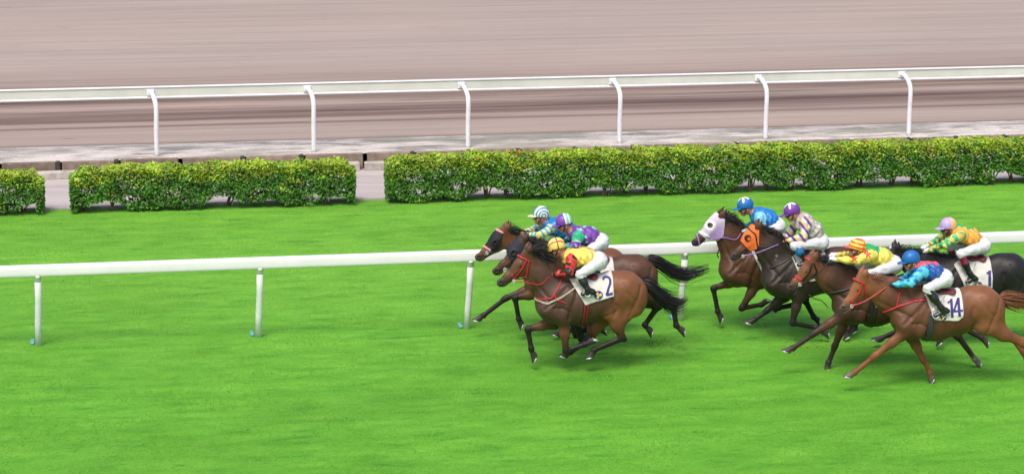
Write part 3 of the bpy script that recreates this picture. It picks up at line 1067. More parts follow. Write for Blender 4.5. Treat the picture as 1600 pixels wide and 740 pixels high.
    # tail
    if 'tail' in hs:
        mb = MB()
        T = [p(q) for q in hs['tail']]
        cur = bez(T, 8)
        n = len(cur)
        for i in range(int(3.2 * hs.get('tail_n', 170))):
            stop = .35 + .65 * rng.random() ** 1.3
            m = max(4, int(n * stop))
            off = np.array([0, rng.normal(0, .5), rng.normal(0, .45)])
            ph = rng.uniform(0, 6.28)
            pts = []
            for j in range(0, m, 2):
                s = j / n
                spread = .042 + .85 * hs.get('spread', .17) * (s ** .7) * (1.15 - .75 * s) * (1 + .2 * math.sin(3 * s + ph))
                pts.append(cur[j] + off * spread + np.array([rng.normal(0, .012) * s, 0, .03 * math.sin(5 * s + ph) * s]))
            if len(pts) < 3: continue
            rr = list(np.linspace(.0085, .0012, len(pts)))
            k = rng.uniform(.6, 1.35)
            mb.tube(pts, rr, 4, tuple(np.array(hs['hair']) * k), False)
        mb.tube([cur[0] - np.array([.16, 0, .03]), cur[0], cur[3], cur[6]], [.03, .045, .04, .02], 8, hs['hair'], True)
        mb.build('tail', M['hair'], root)
    # ---- tack, laid over the body
    hlo, hhi = bounds_of(H, .05)
    def tack(name, lines, mat, off=.010, vox=.0075, lo=None, hi=None, prims=None, yo=-.08):
        """lines: list of (pixel polyline, half width, colour)"""
        vs, fs, cs, nn = [], [], [], 0
        prims_ = prims or core
        for pts, hw, colr in lines:
            q = [p(a, yo) for a in pts]
            l = np.array([min(a[0] for a in q) - .05, -.45, min(a[2] for a in q) - .05]); h_ = np.array([max(a[0] for a in q) + .05, .45, max(a[2] for a in q) + .05])
            l[1], h_[1] = (-.16, .16) if prims is not None else (-.36, .36)
            sv, sf = shell(prims_, l, h_, vox, off, region_line(q, hw))
            if len(sv) == 0: continue
            vs.append(sv); fs.append(sf + nn); cs.append(np.tile(np.array(colr, np.float32), (len(sv), 1))); nn += len(sv)
        if vs:
            return mesh_obj(name, np.concatenate(vs), np.concatenate(fs), mat, root, np.concatenate(cs))
    headneck = H + [core[i] for i in range(len(core) - len(H) - 5, len(core) - len(H))]
    if 'bridle' in hs:
        tack('bridle', hs['bridle'], M['strap'], prims=headneck)
    if 'collar' in hs:
        tack('breast_collar', hs['collar'], M['strap'], yo=-.22, off=.012, vox=.01)
    if 'hood' in hs:
        hd = hs['hood']
        reg = region_poly([p(q, -.07) for q in hd['poly']])
        holes = [(p(c, -.08), r) for c, r in hd['holes']]
        def regf(X, Y, Z):
            d = reg(X, Y, Z)
            for c, r in holes:
                d = np.maximum(d, r - np.sqrt((X - c[0]) ** 2 + (Z - c[2]) ** 2))
            return d
        q = [p(a, -.07) for a in hd['poly']]
        l = np.array([min(a[0] for a in q) - .05, -.2, min(a[2] for a in q) - .05]); h_ = np.array([max(a[0] for a in q) + .05, .2, max(a[2] for a in q) + .05])
        sv, sf = shell(headneck, l, h_, .0085, .016, regf)
        cc = np.tile(np.array(hd['col'], np.float32), (len(sv), 1))
        if 'fade' in hd:                                             # second cloth colour at the cheek
            c2, colr = hd['fade']
            c2 = p(c2, -.08)
            w = np.clip(1.4 - np.hypot(sv[:, 0] - c2[0], sv[:, 2] - c2[2]) / .15, 0, 1)[:, None]
            cc = cc * (1 - w) + np.array(colr) * w
        for c, r, colr in hd.get('rings', []):
            c = p(c, -.08)
            m = np.hypot(sv[:, 0] - c[0], sv[:, 2] - c[2]) < r
            cc[m] = colr
        ho = mesh_obj('hood', sv, sf, M['hood'], root, cc)
        if 'cup' in hd:
            c0, rad, colr = hd['cup']
            for far in (False, True):
                c = hit(p(c0, -.08), far)
                sgn = 1 if far else -1
                cp = MB()
                ring = []
                for dy, rr in ((-.005, 1.0), (.025, 1.0), (.045, .85), (.05, .62), (.030, .5)):
                    ring.append((dy, rr * rad))
                base_i = 0
                for dy, rr in ring:
                    for k_ in range(18):
                        a = 2 * math.pi * k_ / 18
                        cp.v.append((c[0] + math.cos(a) * rr, c[1] + sgn * dy, c[2] + math.sin(a) * rr)); cp.c.append(colr)
                for i in range(len(ring) - 1):
                    for k_ in range(18):
                        k2 = (k_ + 1) % 18
                        cp.f.append([i * 18 + k_, i * 18 + k2, (i + 1) * 18 + k2, (i + 1) * 18 + k_])
                cp.build('eye_cup', M['hood'], ho)
    for bd in hs.get('bands', []):
        tack('band', [bd], M['strap'], off=.024, prims=headneck)
    # saddle cloth: front, back, bottom edges measured; runs over the back
    cl = hs['cloth']
    trunk = core[:8]
    q = [p(a, -.26) for a in cl['poly']]
    top = max(a[2] for a in q)
    q = [q[0] + np.array([-.0, 0, .25])] + q + [q[-1] + np.array([0, 0, .25])]
    l = np.array([min(a[0] for a in q) - .05, -.40, min(a[2] for a in q) - .05]); h_ = np.array([max(a[0] for a in q) + .05, .40, W[2] + .12])
    sv, sf = shell(core[:18], l, h_, .010, .016, region_poly(q))
    # soft folds in the cloth
    fold = .006 * np.sin(sv[:, 0] * 21 + sv[:, 2] * 9 + hs['seed']) + .004 * np.sin(sv[:, 2] * 33 - sv[:, 0] * 12)
    sv = sv + np.stack([0 * fold, np.sign(sv[:, 1]) * np.abs(fold) * (np.abs(sv[:, 1]) > .1), 0 * fold], 1).astype(np.float32)
    cco = np.tile(np.array(cl.get('col', (.60, .58, .535)), np.float32), (len(sv), 1))
    clo = mesh_obj('saddle_cloth', sv, sf, M['pad'], root, cco)
    ct = BVHTree.FromPolygons([tuple(map(float, a)) for a in sv], sf.tolist())
    def chit(px, lift):
        r = ct.ray_cast(Vector(CAM - base), Vector(ray(*px)).normalized())
        if r[0] is None:
            r = ct.find_nearest(Vector(p(px, -.24)))
        n_ = np.array(r[1]); n_ = n_ if n_[1] < 0 else -n_
        return np.array(r[0]) + n_ * lift
    # numerals painted on as thin raised strokes
    for digit in cl.get('digits', []):
        vs, fs = [], []
        for poly, w in digit:
            pts = [np.array(a, float) for a in poly]
            dense = []
            for a, b in zip(pts[:-1], pts[1:]):
                m = max(2, int(np.linalg.norm(b - a) / 1.2))
                dense += [a + (b - a) * t for t in np.linspace(0, 1, m, endpoint=False)]
            dense.append(pts[-1])
            n0 = len(vs)
            for i, a in enumerate(dense):
                t = dense[min(i + 1, len(dense) - 1)] - dense[max(i - 1, 0)]
                t = t / (np.linalg.norm(t) + 1e-9); nr = np.array([-t[1], t[0]])
                for e in (-1, 1):
                    b = a + nr * e * w / 2
                    vs.append(chit(b, .006)); 
                for e in (-1, 1):
                    b = a + nr * e * w / 2
                    vs.append(chit(b, .0))
            for i in range(len(dense) - 1):
                a, b = n0 + 4 * i, n0 + 4 * (i + 1)
                fs += [[a, a + 1, b + 1, b], [a, b, b + 2, a + 2], [a + 1, a + 3, b + 3, b + 1]]
        mesh_obj('numeral', np.array(vs), fs, M['ink'], clo, None, False)
    if 'emblem' in cl:
        c, r = cl['emblem']
        vs, fs, cs = [], [], []
        NR, NA = 7, 28
        for i in range(NR + 1):
            for k_ in range(NA):
                a = 2 * math.pi * k_ / NA
                vs.append(chit((c[0] + math.cos(a) * r * i / NR, c[1] + math.sin(a) * r * i / NR), .006))
                rr = i / NR
                star = rr < .80 and (math.cos(3 * a + .6) * .35 + .5 > rr * .9) and rr > .12
                cs.append(lin(214, 186, 80) if star else lin(38, 52, 120))
        for i in range(NR):
            for k_ in range(NA):
                k2 = (k_ + 1) % NA
                fs.append([i * NA + k_, i * NA + k2, (i + 1) * NA + k2, (i + 1) * NA + k_])
        mesh_obj('emblem', np.array(vs), fs, M['pad'], clo, np.array(cs), False)
    # girth
    if 'girth' in hs:
        (g0, g1), hw, stripes = hs['girth']
        q = [p(g0, -.26), p(g1, -.20)]
        q = [q[0], q[1], q[1] + (q[1] - q[0]) * .5]
        l = np.array([min(a[0] for a in q) - .1, -.36, W[2] - .80]); h_ = np.array([max(a[0] for a in q) + .1, .36, q[0][2] + .05])
        sv, sf = shell(core[:18], l, h_, .008, .013, region_line(q, hw))
        ax = unit(q[1] - q[0]); nrm = np.array([ax[2], 0, -ax[0]])
        s = (sv - q[0]) @ nrm / hw
        cc = np.tile(np.array(stripes[0], np.float32), (len(sv), 1))
        m = (np.abs(np.abs(s) - .5) < .26)
        cc[m] = stripes[1]
        mesh_obj('girth', sv, sf, M['strap'], root, cc)
    # saddle
    sd = MB()
    pr = [Prim(o(.10, .02), o(.16, .0), .035, .04, ys=1.7, k=.05), Prim(o(.14, -.015), o(.34, -.02), .036, .034, ys=4.2, k=.05), Prim(o(.32, -.02), o(.38, -.01), .034, .028, ys=3.8, k=.05)]
    gl, gh = bounds_of(pr, .05); gs = Grid(gl, gh, .012)
    sv, sf = surface_net(field(gs, pr), gs)
    mesh_obj('saddle', sv, sf, M['maroon'], root)
    # reins: bit to hands, both sides
    if 'rein' in hs:
        pts, colr = hs['rein'][:2]
        rr = hs['rein'][2] if len(hs['rein']) > 2 else .0085
        for sy in (-1, 1):
            rb = MB()
            ys = np.linspace(.07, .07, len(pts))
            q = []
            for i, a in enumerate(pts):
                yy = .065 if i == 0 else (.12 if i < len(pts) - 1 else .06)
                b = p(a, -yy); b[1] = sy * yy
                q.append(b)
            rb.tube(bez(q, 8), rr, 6, colr, True, .5)
            rb.build('rein', M['strap'], root)
        for sy in (-1, 1):
            bt = MB()
            c = p(pts[0], -.065); c[1] = sy * .068
            bt.tube([c + np.array([math.cos(a) * .024, 0, math.sin(a) * .024]) for a in np.linspace(0, 6.28, 13)], .006, 6, cap=False)
            bt.tube([c + u * .05, c + v * -.0, c - u * .05 + v * .02], .005, 6)
            bt.build('bit', M['steel'], root)
    for pts, rad, colr, y in hs.get('loose', []):
        lb = MB()
        lb.tube(bez([p(a, y) for a in pts], 6), rad, 6, colr)
        lb.build('hanging_strap', M['strap'], root)
    # stirrup
    if 'stirrup' in hs:
        c = p(hs['stirrup'], -.33)
        sb = MB()
        sb.tube([c + np.array([math.cos(a) * .055, .02 * math.sin(a), .03 + math.sin(a) * .075]) for a in np.linspace(0, 6.28, 15)], .008, 6, cap=False)
        t = c + np.array([-.01, 0, .11])
        sb.tube([t, (t + o(.18, -.05, -.22)) / 2 + np.array([0, -.02, 0]), o(.18, -.05, -.22)], .011, 6, flat=.5)
        sb.build('stirrup', M['steel'], root)
    return root, base, p, o

# ------------------------------------------------------------------ jockeys
def nets(prims, vox, cut=None, m=.03, off=0.0):
    lo, hi = bounds_of(prims, m)
    gr = Grid(lo, hi, vox)
    Vf = field(gr, prims) - off
    if cut is not None:
        X, Y, Z = gr.xyz()
        Vf = np.maximum(Vf, np.broadcast_to(cut(X, Y, Z), Vf.shape)).astype(np.float32)
    return surface_net(Vf, gr)

def make_jockey(js, base, p):
    SH, HIP = p(js['SH'], -.18), p(js['HIP'], -.14)
    root_loc = base + np.array([HIP[0], 0, HIP[2]])
    root = empty('person', root_loc, js['label'], 'person', 'jockeys riding in the race')
    sh = np.array([HIP[0], 0, HIP[2]])
    q = lambda px, yo: p(px, yo) - sh
    def side(px, yo, far=None, yfar=None):
        a = q(px, -yo)
        if far is not None:
            b = q(far, yfar if yfar is not None else yo)
        else:
            b = a * np.array([1, -1, 1])
        return a, b
    S = side(js['SH'], .17)
    E = side(js['EL'], .235, js.get('ELF'), .235)
    Hn = side(js['HA'], .075, js.get('HAF'), .075)
    HI = side(js['HIP'], .11)
    KN = side(js['KN'], .27)
    AN = side(js['AN'], .315)
    TO = side(js['TOE'], .32)
    HE = side(js['HEEL'], .31)
    sm = (S[0] + S[1]) / 2; hm = (HI[0] + HI[1]) / 2
    spine = unit(sm - hm); bn = np.array([-spine[2], 0, spine[0]]); bn = bn if bn[2] > 0 else -bn
    HC = q(js['HC'], 0); FC = q(js['FC'], 0)
    hd = unit(FC - HC); hd[1] = 0
    fw = np.array([hd[2], 0, -hd[0]]); fw = fw if fw[0] < 0 else -fw
    yaw = js.get('turn', 0.0)
    if yaw:
        R = Matrix.Rotation(yaw, 3, Vector(-hd))
        fw = np.array(R @ Vector(fw))
    lat = unit(np.cross(hd, fw))
    skin = js.get('skin', (.42, .20, .13))
    hh = lambda d, f, l=0.0: HC + hd * d + fw * f + lat * l
    # --- continuous body underneath
    B = []
    A = lambda *a, **k: B.append(Prim(*a, col=skin, **k))
    A(hh(-.015, -.01), hh(.03, -.01), .092, .092, ys=.85, k=.03)
    A(hh(.05, .025), hh(.115, .035), .070, .048, ys=.9, k=.04)
    A(hh(.118, .055), hh(.122, .06), .024, k=.02)                                  # chin
    A(hh(.045, .088), hh(.075, .108), .010, .016, k=.015)                          # nose
    A(hh(.096, .082, -.015), hh(.096, .082, .015), .012, k=.01)                    # lips
    for s in (-1, 1):
        A(hh(.055, -.012, s * .082), hh(.075, -.008, s * .084), .016, .012, k=.01)  # ears
        A(hh(.068, .060, s * .035), hh(.075, .055, s * .045), .022, k=.02)          # cheekbones
    nk = sm + spine * .07 + bn * .01
    A(hh(.09, -.045), nk, .058, .062, k=.04)
    A(sm, sm * .3 + hm * .7, .105, .095, ys=1.2, k=.05)
    A(sm * .3 + hm * .7, hm, .095, .105, ys=1.15, k=.05)
    for i in (0, 1):
        A(S[i], E[i], .050, .042, k=.04); A(E[i], Hn[i], .042, .028, k=.03)
        A(HI[i], KN[i], .080, .052, k=.05); A(KN[i], AN[i], .05, .036, k=.03)
        A(HE[i], HE[i] * .3 + TO[i] * .7, .026, .022, k=.03)
    gl = js.get('glove')
    def hand(i):
        out = []
        w = Hn[i]; d = unit(Hn[i] - E[i]); lt = np.array([0, 1.0, 0])
        dn = unit(np.cross(d, lt)); dn = dn if dn[2] < 0 else -dn
        pc = w + d * .06
        out.append(Prim(w, pc, .032, .036, ys=.9, k=.015))
        for f_ in range(4):
            yy = (f_ - 1.5) * .021
            ln = (.036, .042, .040, .031)[f_]
            k0 = pc + lt * yy + d * .022
            k1 = k0 + d * ln * .6 + dn * ln * .55
            k2 = k1 - d * ln * .35 + dn * ln * .75
            k3 = k2 - d * ln * .6 + dn * .002
            out += [Prim(k0, k1, .0115, .0105, k=.004), Prim(k1, k2, .0105, .0095, k=.004), Prim(k2, k3, .0095, .0085, k=.004)]
        ins = 1 if i == 0 else -1
        t0 = w + d * .02 + lt * ins * .03; t1 = t0 + d * .03 + lt * ins * .012 + dn * .022; t2 = t1 + d * .018 + dn * .02 - lt * ins * .018
        out += [Prim(t0, t1, .015, .012, k=.008), Prim(t1, t2, .012, .010, k=.006)]
        return out
    if gl is None:
        for i in (0, 1):
            for a in hand(i):
                a.col = a.col2 = skin; B.append(a)
        V, Fc = nets(B, .0085)
    else:
        for i in (0, 1):
            A(Hn[i], Hn[i] + unit(Hn[i] - E[i]) * .07, .024, .022, k=.02)
        V, Fc = nets(B, .0095)
    mesh_obj('body', V, Fc, M['skin'], root, np.tile(np.array(skin), (len(V), 1)))
    if gl is not None:
        for i in (0, 1):
            V, Fc = nets([Prim(Hn[i] - unit(Hn[i] - E[i]) * .035, Hn[i], .036, .034, k=.01)] + hand(i), .0055)
            mesh_obj('glove', V, Fc, M['skin'], root, np.tile(np.array(gl), (len(V), 1)))
    # --- silks
    T = []
    def tp(a, b, ra, rb, ys, k, tag): T.append(Prim(a, b, ra, rb, ys=ys, k=k, tag=tag))
    tp(nk - spine * .03, sm - spine * .02, .070, .125, 1.1, .05, 'collar')
    mid = sm * .45 + hm * .55 + bn * js.get('hump', .03)
    tp(sm + bn * .0 - spine * .02, mid, .130, .132, 1.28, .07, 'torso')
    tp(mid, hm + spine * .05 + bn * .015, .132, .108, 1.2, .06, 'torso')
    for i in (0, 1):
        tp(S[i] + spine * .0, E[i], .077, .060, 1.0, .05, 'upper'); tp(E[i], Hn[i] - unit(Hn[i] - E[i]) * .035, .059, .038, 1.0, .03, 'fore')
    lo, hi = bounds_of(T, .03)
    gr = Grid(lo, hi, .0085)
    Vf = field(gr, T)
    X, Y, Z = gr.xyz()
    # wrinkles: shallow folds across the cloth
    Vf = Vf + .012 * np.sin(29 * (X * spine[0] + Z * spine[2]) + 9 * Y + 6 * np.sin(7 * X + 11 * Y)) * np.sin(15 * Z + 8 * Y + js['seed']) + .004 * np.sin(60 * X + 40 * Z + 30 * Y + 3 * np.sin(12 * Z))
    V, Fc = surface_net(Vf.astype(np.float32), gr)
    who, tt = nearest(V, T)
    tags = np.array([t.tag for t in T])[who]
    rel = V - sm
    along = -(rel @ spine)                                  # 0 at the shoulder, + towards the hips
    high = rel @ bn
    cols = js['silk'](V, tags, tt, along, high, who)
    for c, r in js.get('stars', []):
        c = q(c, -.2)
        dx, dz = V[:, 0] - c[0], V[:, 2] - c[2]
        rr, an = np.hypot(dx, dz), np.arctan2(dz, dx)
        cols[(rr < r * (.68 + .34 * np.cos(5 * (an - math.pi / 2)))) & (V[:, 1] < .02)] = (.55, .03, .025)
    mesh_obj('silks', V, Fc, M['silk'], root, cols)
    # --- breeches
    Q = []
    tp2 = lambda a, b, ra, rb, ys=1.0, k=.05: Q.append(Prim(a, b, ra, rb, ys=ys, k=k))
    tp2(hm + spine * .08, hm - spine * .02, .112, .126, 1.15)
    tp2(hm - spine * .02 + bn * .0, hm - spine * .04 - bn * .03, .126, .118, 1.2)
    for i in (0, 1):
        tp2(HI[i] - spine * .02, KN[i], .096, .062, 1.0, .06)
        tp2(KN[i], KN[i] + (AN[i] - KN[i]) * .22, .066, .056, 1.0, .03)
    lo, hi = bounds_of(Q, .03)
    gr = Grid(lo, hi, .009)
    Vf = field(gr, Q)
    X, Y, Z = gr.xyz()
    Vf = Vf + .005 * np.sin(38 * (X * .8 - Z * .6) + 14 * Y + 5 * np.sin(9 * X + 13 * Z + js['seed'])) * np.sin(13 * X + 17 * Z + 6 * Y)
    V, Fc = surface_net(Vf.astype(np.float32), gr)
    mesh_obj('breeches', V, Fc, M['twill'], root, np.tile(np.array((.60, .60, .63)), (len(V), 1)))
    # --- boots
    for i in (0, 1):
        a = unit(AN[i] - KN[i]); f = unit(TO[i] - HE[i])
        top = KN[i] + (AN[i] - KN[i]) * .12
        Bt = [Prim(top, KN[i] + (AN[i] - KN[i]) * .5, .060, .058, k=.03), Prim(KN[i] + (AN[i] - KN[i]) * .5, AN[i], .058, .042, k=.03),
              Prim(AN[i], HE[i] + f * .02, .044, .040, k=.03), Prim(HE[i] + f * .02, TO[i], .038, .030, ys=1.1, k=.03),
              Prim(HE[i] - f * .005 + a * .02, HE[i] + f * .03 + a * .025, .030, .026, k=.01)]
        V, Fc = nets(Bt, .0085)
        t = (V - KN[i]) @ a / (np.linalg.norm(AN[i] - KN[i]))
        cc = np.tile(np.array((.013, .013, .014)), (len(V), 1))
        cuff = js.get('cuff')
        if cuff is not None:
            cc[t < cuff[0]] = cuff[1]
        mesh_obj('boot', V, Fc, M['boot'], root, cc)
    # --- helmet with peak
    up = -hd
    Hp = [Prim(hh(.0, .012), hh(.0, -.022), .112, .111, ys=.90, k=.02), Prim(hh(-.03, .0), hh(-.033, -.02), .103, .100, ys=.92, k=.04)]
    def cutf(X, Y, Z):
        d = (X - HC[0]) * hd[0] + (Y - HC[1]) * hd[1] + (Z - HC[2]) * hd[2]
        f = (X - HC[0]) * fw[0] + (Y - HC[1]) * fw[1] + (Z - HC[2]) * fw[2]
        return d - .028 - np.maximum(-f, 0) * .30
    V, Fc = nets(Hp, .0075, cutf)
    rel = V - HC
    hf, hl, hu = rel @ fw, rel @ lat, rel @ up
    mesh_out = mesh_obj('helmet', V, Fc, M['helmet'], root, js['cap'](hf, hl, hu))
    pk = [Prim(hh(.030, .07), hh(.034, .15), .10, .055, ys=1.0, k=.01)]
    def pcut(X, Y, Z):
        d = (X - HC[0]) * hd[0] + (Y - HC[1]) * hd[1] + (Z - HC[2]) * hd[2]
        f = (X - HC[0]) * fw[0] + (Y - HC[1]) * fw[1] + (Z - HC[2]) * fw[2]
        return np.maximum(np.abs(d - .024 - .10 * (f - .09)) - .009, .085 - f)
    V, Fc = nets(pk, .0065, pcut)
    mesh_obj('peak', V, Fc, M['helmet'], mesh_out, np.tile(np.array(js.get('peak', js['cap'](np.array([.1]), np.array([0.]), np.array([.0]))[0])), (len(V), 1)))
    # goggles and strap
    gg = [Prim(hh(.05, .078, -.045), hh(.05, .078, .045), .026, .026, k=.01)]
    V, Fc = nets(gg, .0065)
    go = mesh_obj('goggles', V, Fc, M['lens'], root)
    sg = MB()
    pts = [hh(.045 - .03 * (1 - math.cos(a)), math.cos(a) * .100 - .012, math.sin(a) * .098) for a in np.linspace(.5, 2 * math.pi - .5, 22)]
    sg.tube(pts, .010, 6, flat=.5)
    sg.build('strap', M['black'], go)
    cs_ = MB()
    for s in (-1, 1):
        cs_.tube(bez([hh(.02, .0, s * .098), hh(.08, .02, s * .086), hh(.145, .045, s * .02)], 6), .007, 6)
    cs_.build('chin_strap', M['black'], mesh_out)
    return root, q, base + sh

# ------------------------------------------------------------------ the field: every joint measured on the photograph
RED, DRED = (.42, .018, .026), (.26, .015, .02)
BLK, WHT = (.012, .012, .013), (.60, .58, .56)
LILAC = (.30, .16, .48)
BAY, BAYD = (.105, .040, .018), (.060, .026, .014)
PTS = (.014, .011, .011)
MUZ = (.045, .035, .032)
digit2 = [([(942, 437), (943.5, 433.5), (947.5, 432), (951.5, 433.5), (953.8, 437.5), (953.3, 443), (950.5, 451), (948, 461)], 3.6), ([(947.3, 460.8), (957.5, 458.2)], 3.6)]
digit1 = [([(1541.5, 427.2), (1546.6, 424.2)], 3.2), ([(1546.5, 422.5), (1546.2, 446.5)], 4.2)]
digit14a = [([(1480.5, 473), (1486, 469.5)], 3.0), ([(1486.2, 466.5), (1488.0, 496.0)], 4.0)]
digit14b = [([(1497.0, 464.8), (1499.5, 494)], 4.0), ([(1497.0, 465.2), (1490.3, 486.0)], 3.0), ([(1489.8, 486.2), (1504.5, 484.8)], 3.2)]

HORSES = {}
HORSES['a'] = dict(seed=1, lane=(900, 580), W=(892, 430), P=(822, 392), N=(774.5, 440),
    label='bay horse with red bridle wearing white saddle cloth number 2',
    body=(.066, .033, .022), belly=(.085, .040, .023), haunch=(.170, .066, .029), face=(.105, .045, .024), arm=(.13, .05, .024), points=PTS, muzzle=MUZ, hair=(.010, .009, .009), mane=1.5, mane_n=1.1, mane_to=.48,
    ear=(.8, .4), neckbow=.02,
    fore={'near': ((881, 500), (884, 549), (914, 538), (930, 530)), 'far': ((866, 504), (824, 514), (829.5, 544), (836, 562))},
    hind={'near': ((957, 488), (972, 527), (928, 546), (920, 559)), 'far': ((937, 494), (920, 529), (891, 549), (878, 557))},
    tail=[(1006, 440), (1020, 450), (1032, 462), (1048, 472), (1062, 474), (1078, 468)], spread=.21, tail_n=260,
    bridle=[([(807, 399), (828, 408)], .013, RED), ([(822, 407), (816, 420), (803, 438)], .010, RED), ([(826, 409), (823, 432), (815, 438)], .009, RED), ([(800, 430), (806, 442)], .010, RED)],
    rein=([(803, 439), (822, 441), (845, 444), (856, 434), (862, 430)], RED),
    collar=[([(840, 472), (856, 474), (878, 464), (902, 448)], .014, (.33, .28, .22)), ([(842, 470), (862, 466), (876, 446), (882, 434)], .0095, RED), ([(866, 458), (869, 468), (884, 473)], .009, RED)],
    girth=(((917, 462), (912.5, 506)), .045, (BLK, DRED)), stirrup=(918, 458),
    cloth=dict(poly=[(889, 434), (914, 476), (966, 461), (960, 422)], digits=[digit2], emblem=((935, 461), 7)))
HORSES['b'] = dict(seed=2, lane=(930, 553), W=(911, 404), P=(814, 374), N=(767.5, 422),
    label='brown horse in a navy blinker hood galloping half hidden behind number 2',
    body=BAYD, haunch=(.085, .038, .022), face=(.075, .036, .022), arm=PTS, points=PTS, muzzle=(.05, .03, .026), hair=(.010, .009, .009),
    fore={'near': ((894, 478), (908, 530), (936, 514), (947, 518)), 'far': ((890, 476), (900, 524), (926, 510), (938, 511))},
    hind={'near': ((990, 455), (1050, 471), (1056, 508), (1070, 520)), 'far': ((988, 460), (1026, 480), (1007, 507), (1019, 521))},
    tail=[(1014, 404), (1033, 412), (1050, 424), (1070, 430), (1088, 425), (1114, 418)], spread=.14, tail_n=230,
    hood=dict(poly=[(789, 389), (806, 368), (820, 372), (819, 402), (800, 412)], holes=[], rings=[], col=(.022, .022, .036), cup=((802, 394), .055, (.03, .028, .03))),
    rein=([(789, 421), (815, 425), (850, 400), (868, 386)], (.05, .04, .05)),
    cloth=dict(poly=[(908, 410), (925, 452), (964, 447), (961, 405)]))
HORSES['c'] = dict(seed=3, lane=(870, 527), W=(872, 394), P=(786, 357), N=(740.5, 400),
    label='leading bay horse in a black blinker hood with pink bands',
    body=BAY, haunch=(.15, .06, .03), face=(.14, .058, .030), arm=(.10, .04, .022), points=PTS, muzzle=(.075, .045, .038), hair=(.010, .009, .009),
    fore={'near': ((842, 458), (804, 465), (810, 498), (816, 510)), 'far': ((838, 448), (789, 466), (755, 492), (743, 501))},
    hind={'near': ((925, 462), (915, 512), (884, 516), (867, 524)), 'far': ((928, 460), (922, 505), (900, 525), (886, 532))},
    tail=[(968, 404), (984, 416), (996, 434), (1008, 450)], spread=.08, tail_n=110,
    hood=dict(poly=[(756, 381), (770, 358), (785, 362), (783, 380), (776, 394), (765, 393)], holes=[], rings=[], col=(.016, .016, .020), cup=((773, 378), .050, (.02, .02, .02))),
    bands=[([(768, 356), (785, 363)], .016, (.62, .25, .26)), ([(750, 381), (766, 391)], .016, (.62, .25, .26))],
    rein=([(761, 395), (780, 392), (805, 376), (818, 369)], BLK),
    cloth=dict(poly=[(868, 402), (885, 440), (925, 436), (921, 398)]))
HORSES['d'] = dict(seed=4, lane=(1200, 514), W=(1176, 378), P=(1122, 337), N=(1079, 377),
    label='dark bay horse in a lilac hood with purple noseband nearest the rail',
    body=(.080, .034, .018), haunch=(.085, .036, .020), face=(.085, .038, .022), arm=(.10, .044, .024), points=PTS, muzzle=MUZ, hair=(.012, .010, .010), mane=1.2, neckbow=.05,
    fore={'near': ((1184, 440), (1158, 482), (1190, 476), (1201, 468)), 'far': ((1157, 437), (1114, 450), (1121, 486), (1128, 500))},
    hind={'near': ((1232, 437), (1258, 470), (1271, 495), (1281, 503)), 'far': ((1240, 440), (1246, 474), (1217, 480), (1205, 486))},
    tail=[(1274, 392), (1292, 402), (1306, 418), (1320, 430)], spread=.08, tail_n=110,
    hood=dict(poly=[(1091, 364), (1106, 344), (1119, 331), (1133, 342), (1130, 368), (1122, 376), (1106, 375)], holes=[((1110, 352.5), .040)], rings=[((1110, 352.5), .085, (.72, .70, .72))], col=(.56, .49, .61), fade=((1121, 364), (.36, .25, .48))),
    bands=[([(1090, 361), (1108, 370)], .016, (.74, .70, .74)), ([(1089, 365), (1094, 382)], .013, LILAC)],
    rein=([(1104, 376), (1130, 371), (1150, 374), (1160, 360)], LILAC),
    loose=[([(1127, 378), (1124, 388), (1121, 397), (1123, 403)], .009, BLK, -.12)],
    cloth=dict(poly=[(1172, 386), (1190, 425), (1232, 420), (1228, 382)]))
HORSES['e'] = dict(seed=5, lane=(1270, 532), W=(1243, 392), P=(1179, 355), N=(1139, 400),
    label='near black horse in an orange hood with black eye cup',
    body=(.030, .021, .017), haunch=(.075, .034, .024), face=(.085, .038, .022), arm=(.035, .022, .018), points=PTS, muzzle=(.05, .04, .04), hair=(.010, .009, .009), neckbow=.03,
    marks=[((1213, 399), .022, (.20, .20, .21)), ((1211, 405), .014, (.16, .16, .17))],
    fore={'near': ((1248, 462), (1238, 505), (1275, 512), (1295, 523)), 'far': ((1226, 462), (1198, 485), (1178, 499), (1168, 505))},
    hind={'near': ((1308, 455), (1340, 484), (1325, 514), (1323, 528)), 'far': ((1312, 452), (1348, 476), (1337, 504), (1334, 519))},
    tail=[(1342, 406), (1358, 416), (1370, 430), (1382, 444)], spread=.06, tail_n=110,
    hood=dict(poly=[(1155, 374), (1164, 362), (1177, 351), (1186, 356), (1185, 388), (1172, 393)], holes=[], rings=[], col=(.75, .16, .035), cup=((1169, 372), .055, (.02, .02, .022))),
    rein=([(1161, 400), (1185, 394), (1208, 385), (1226, 378)], LILAC),
    collar=[([(1186, 389), (1206, 387), (1235, 380)], .011, BLK), ([(1206, 420), (1226, 410), (1246, 397)], .014, BLK)],
    bands=[([(1169, 356), (1180, 366), (1184, 388)], .011, BLK)],
    cloth=dict(poly=[(1238, 398), (1252, 440), (1298, 436), (1294, 392)]))
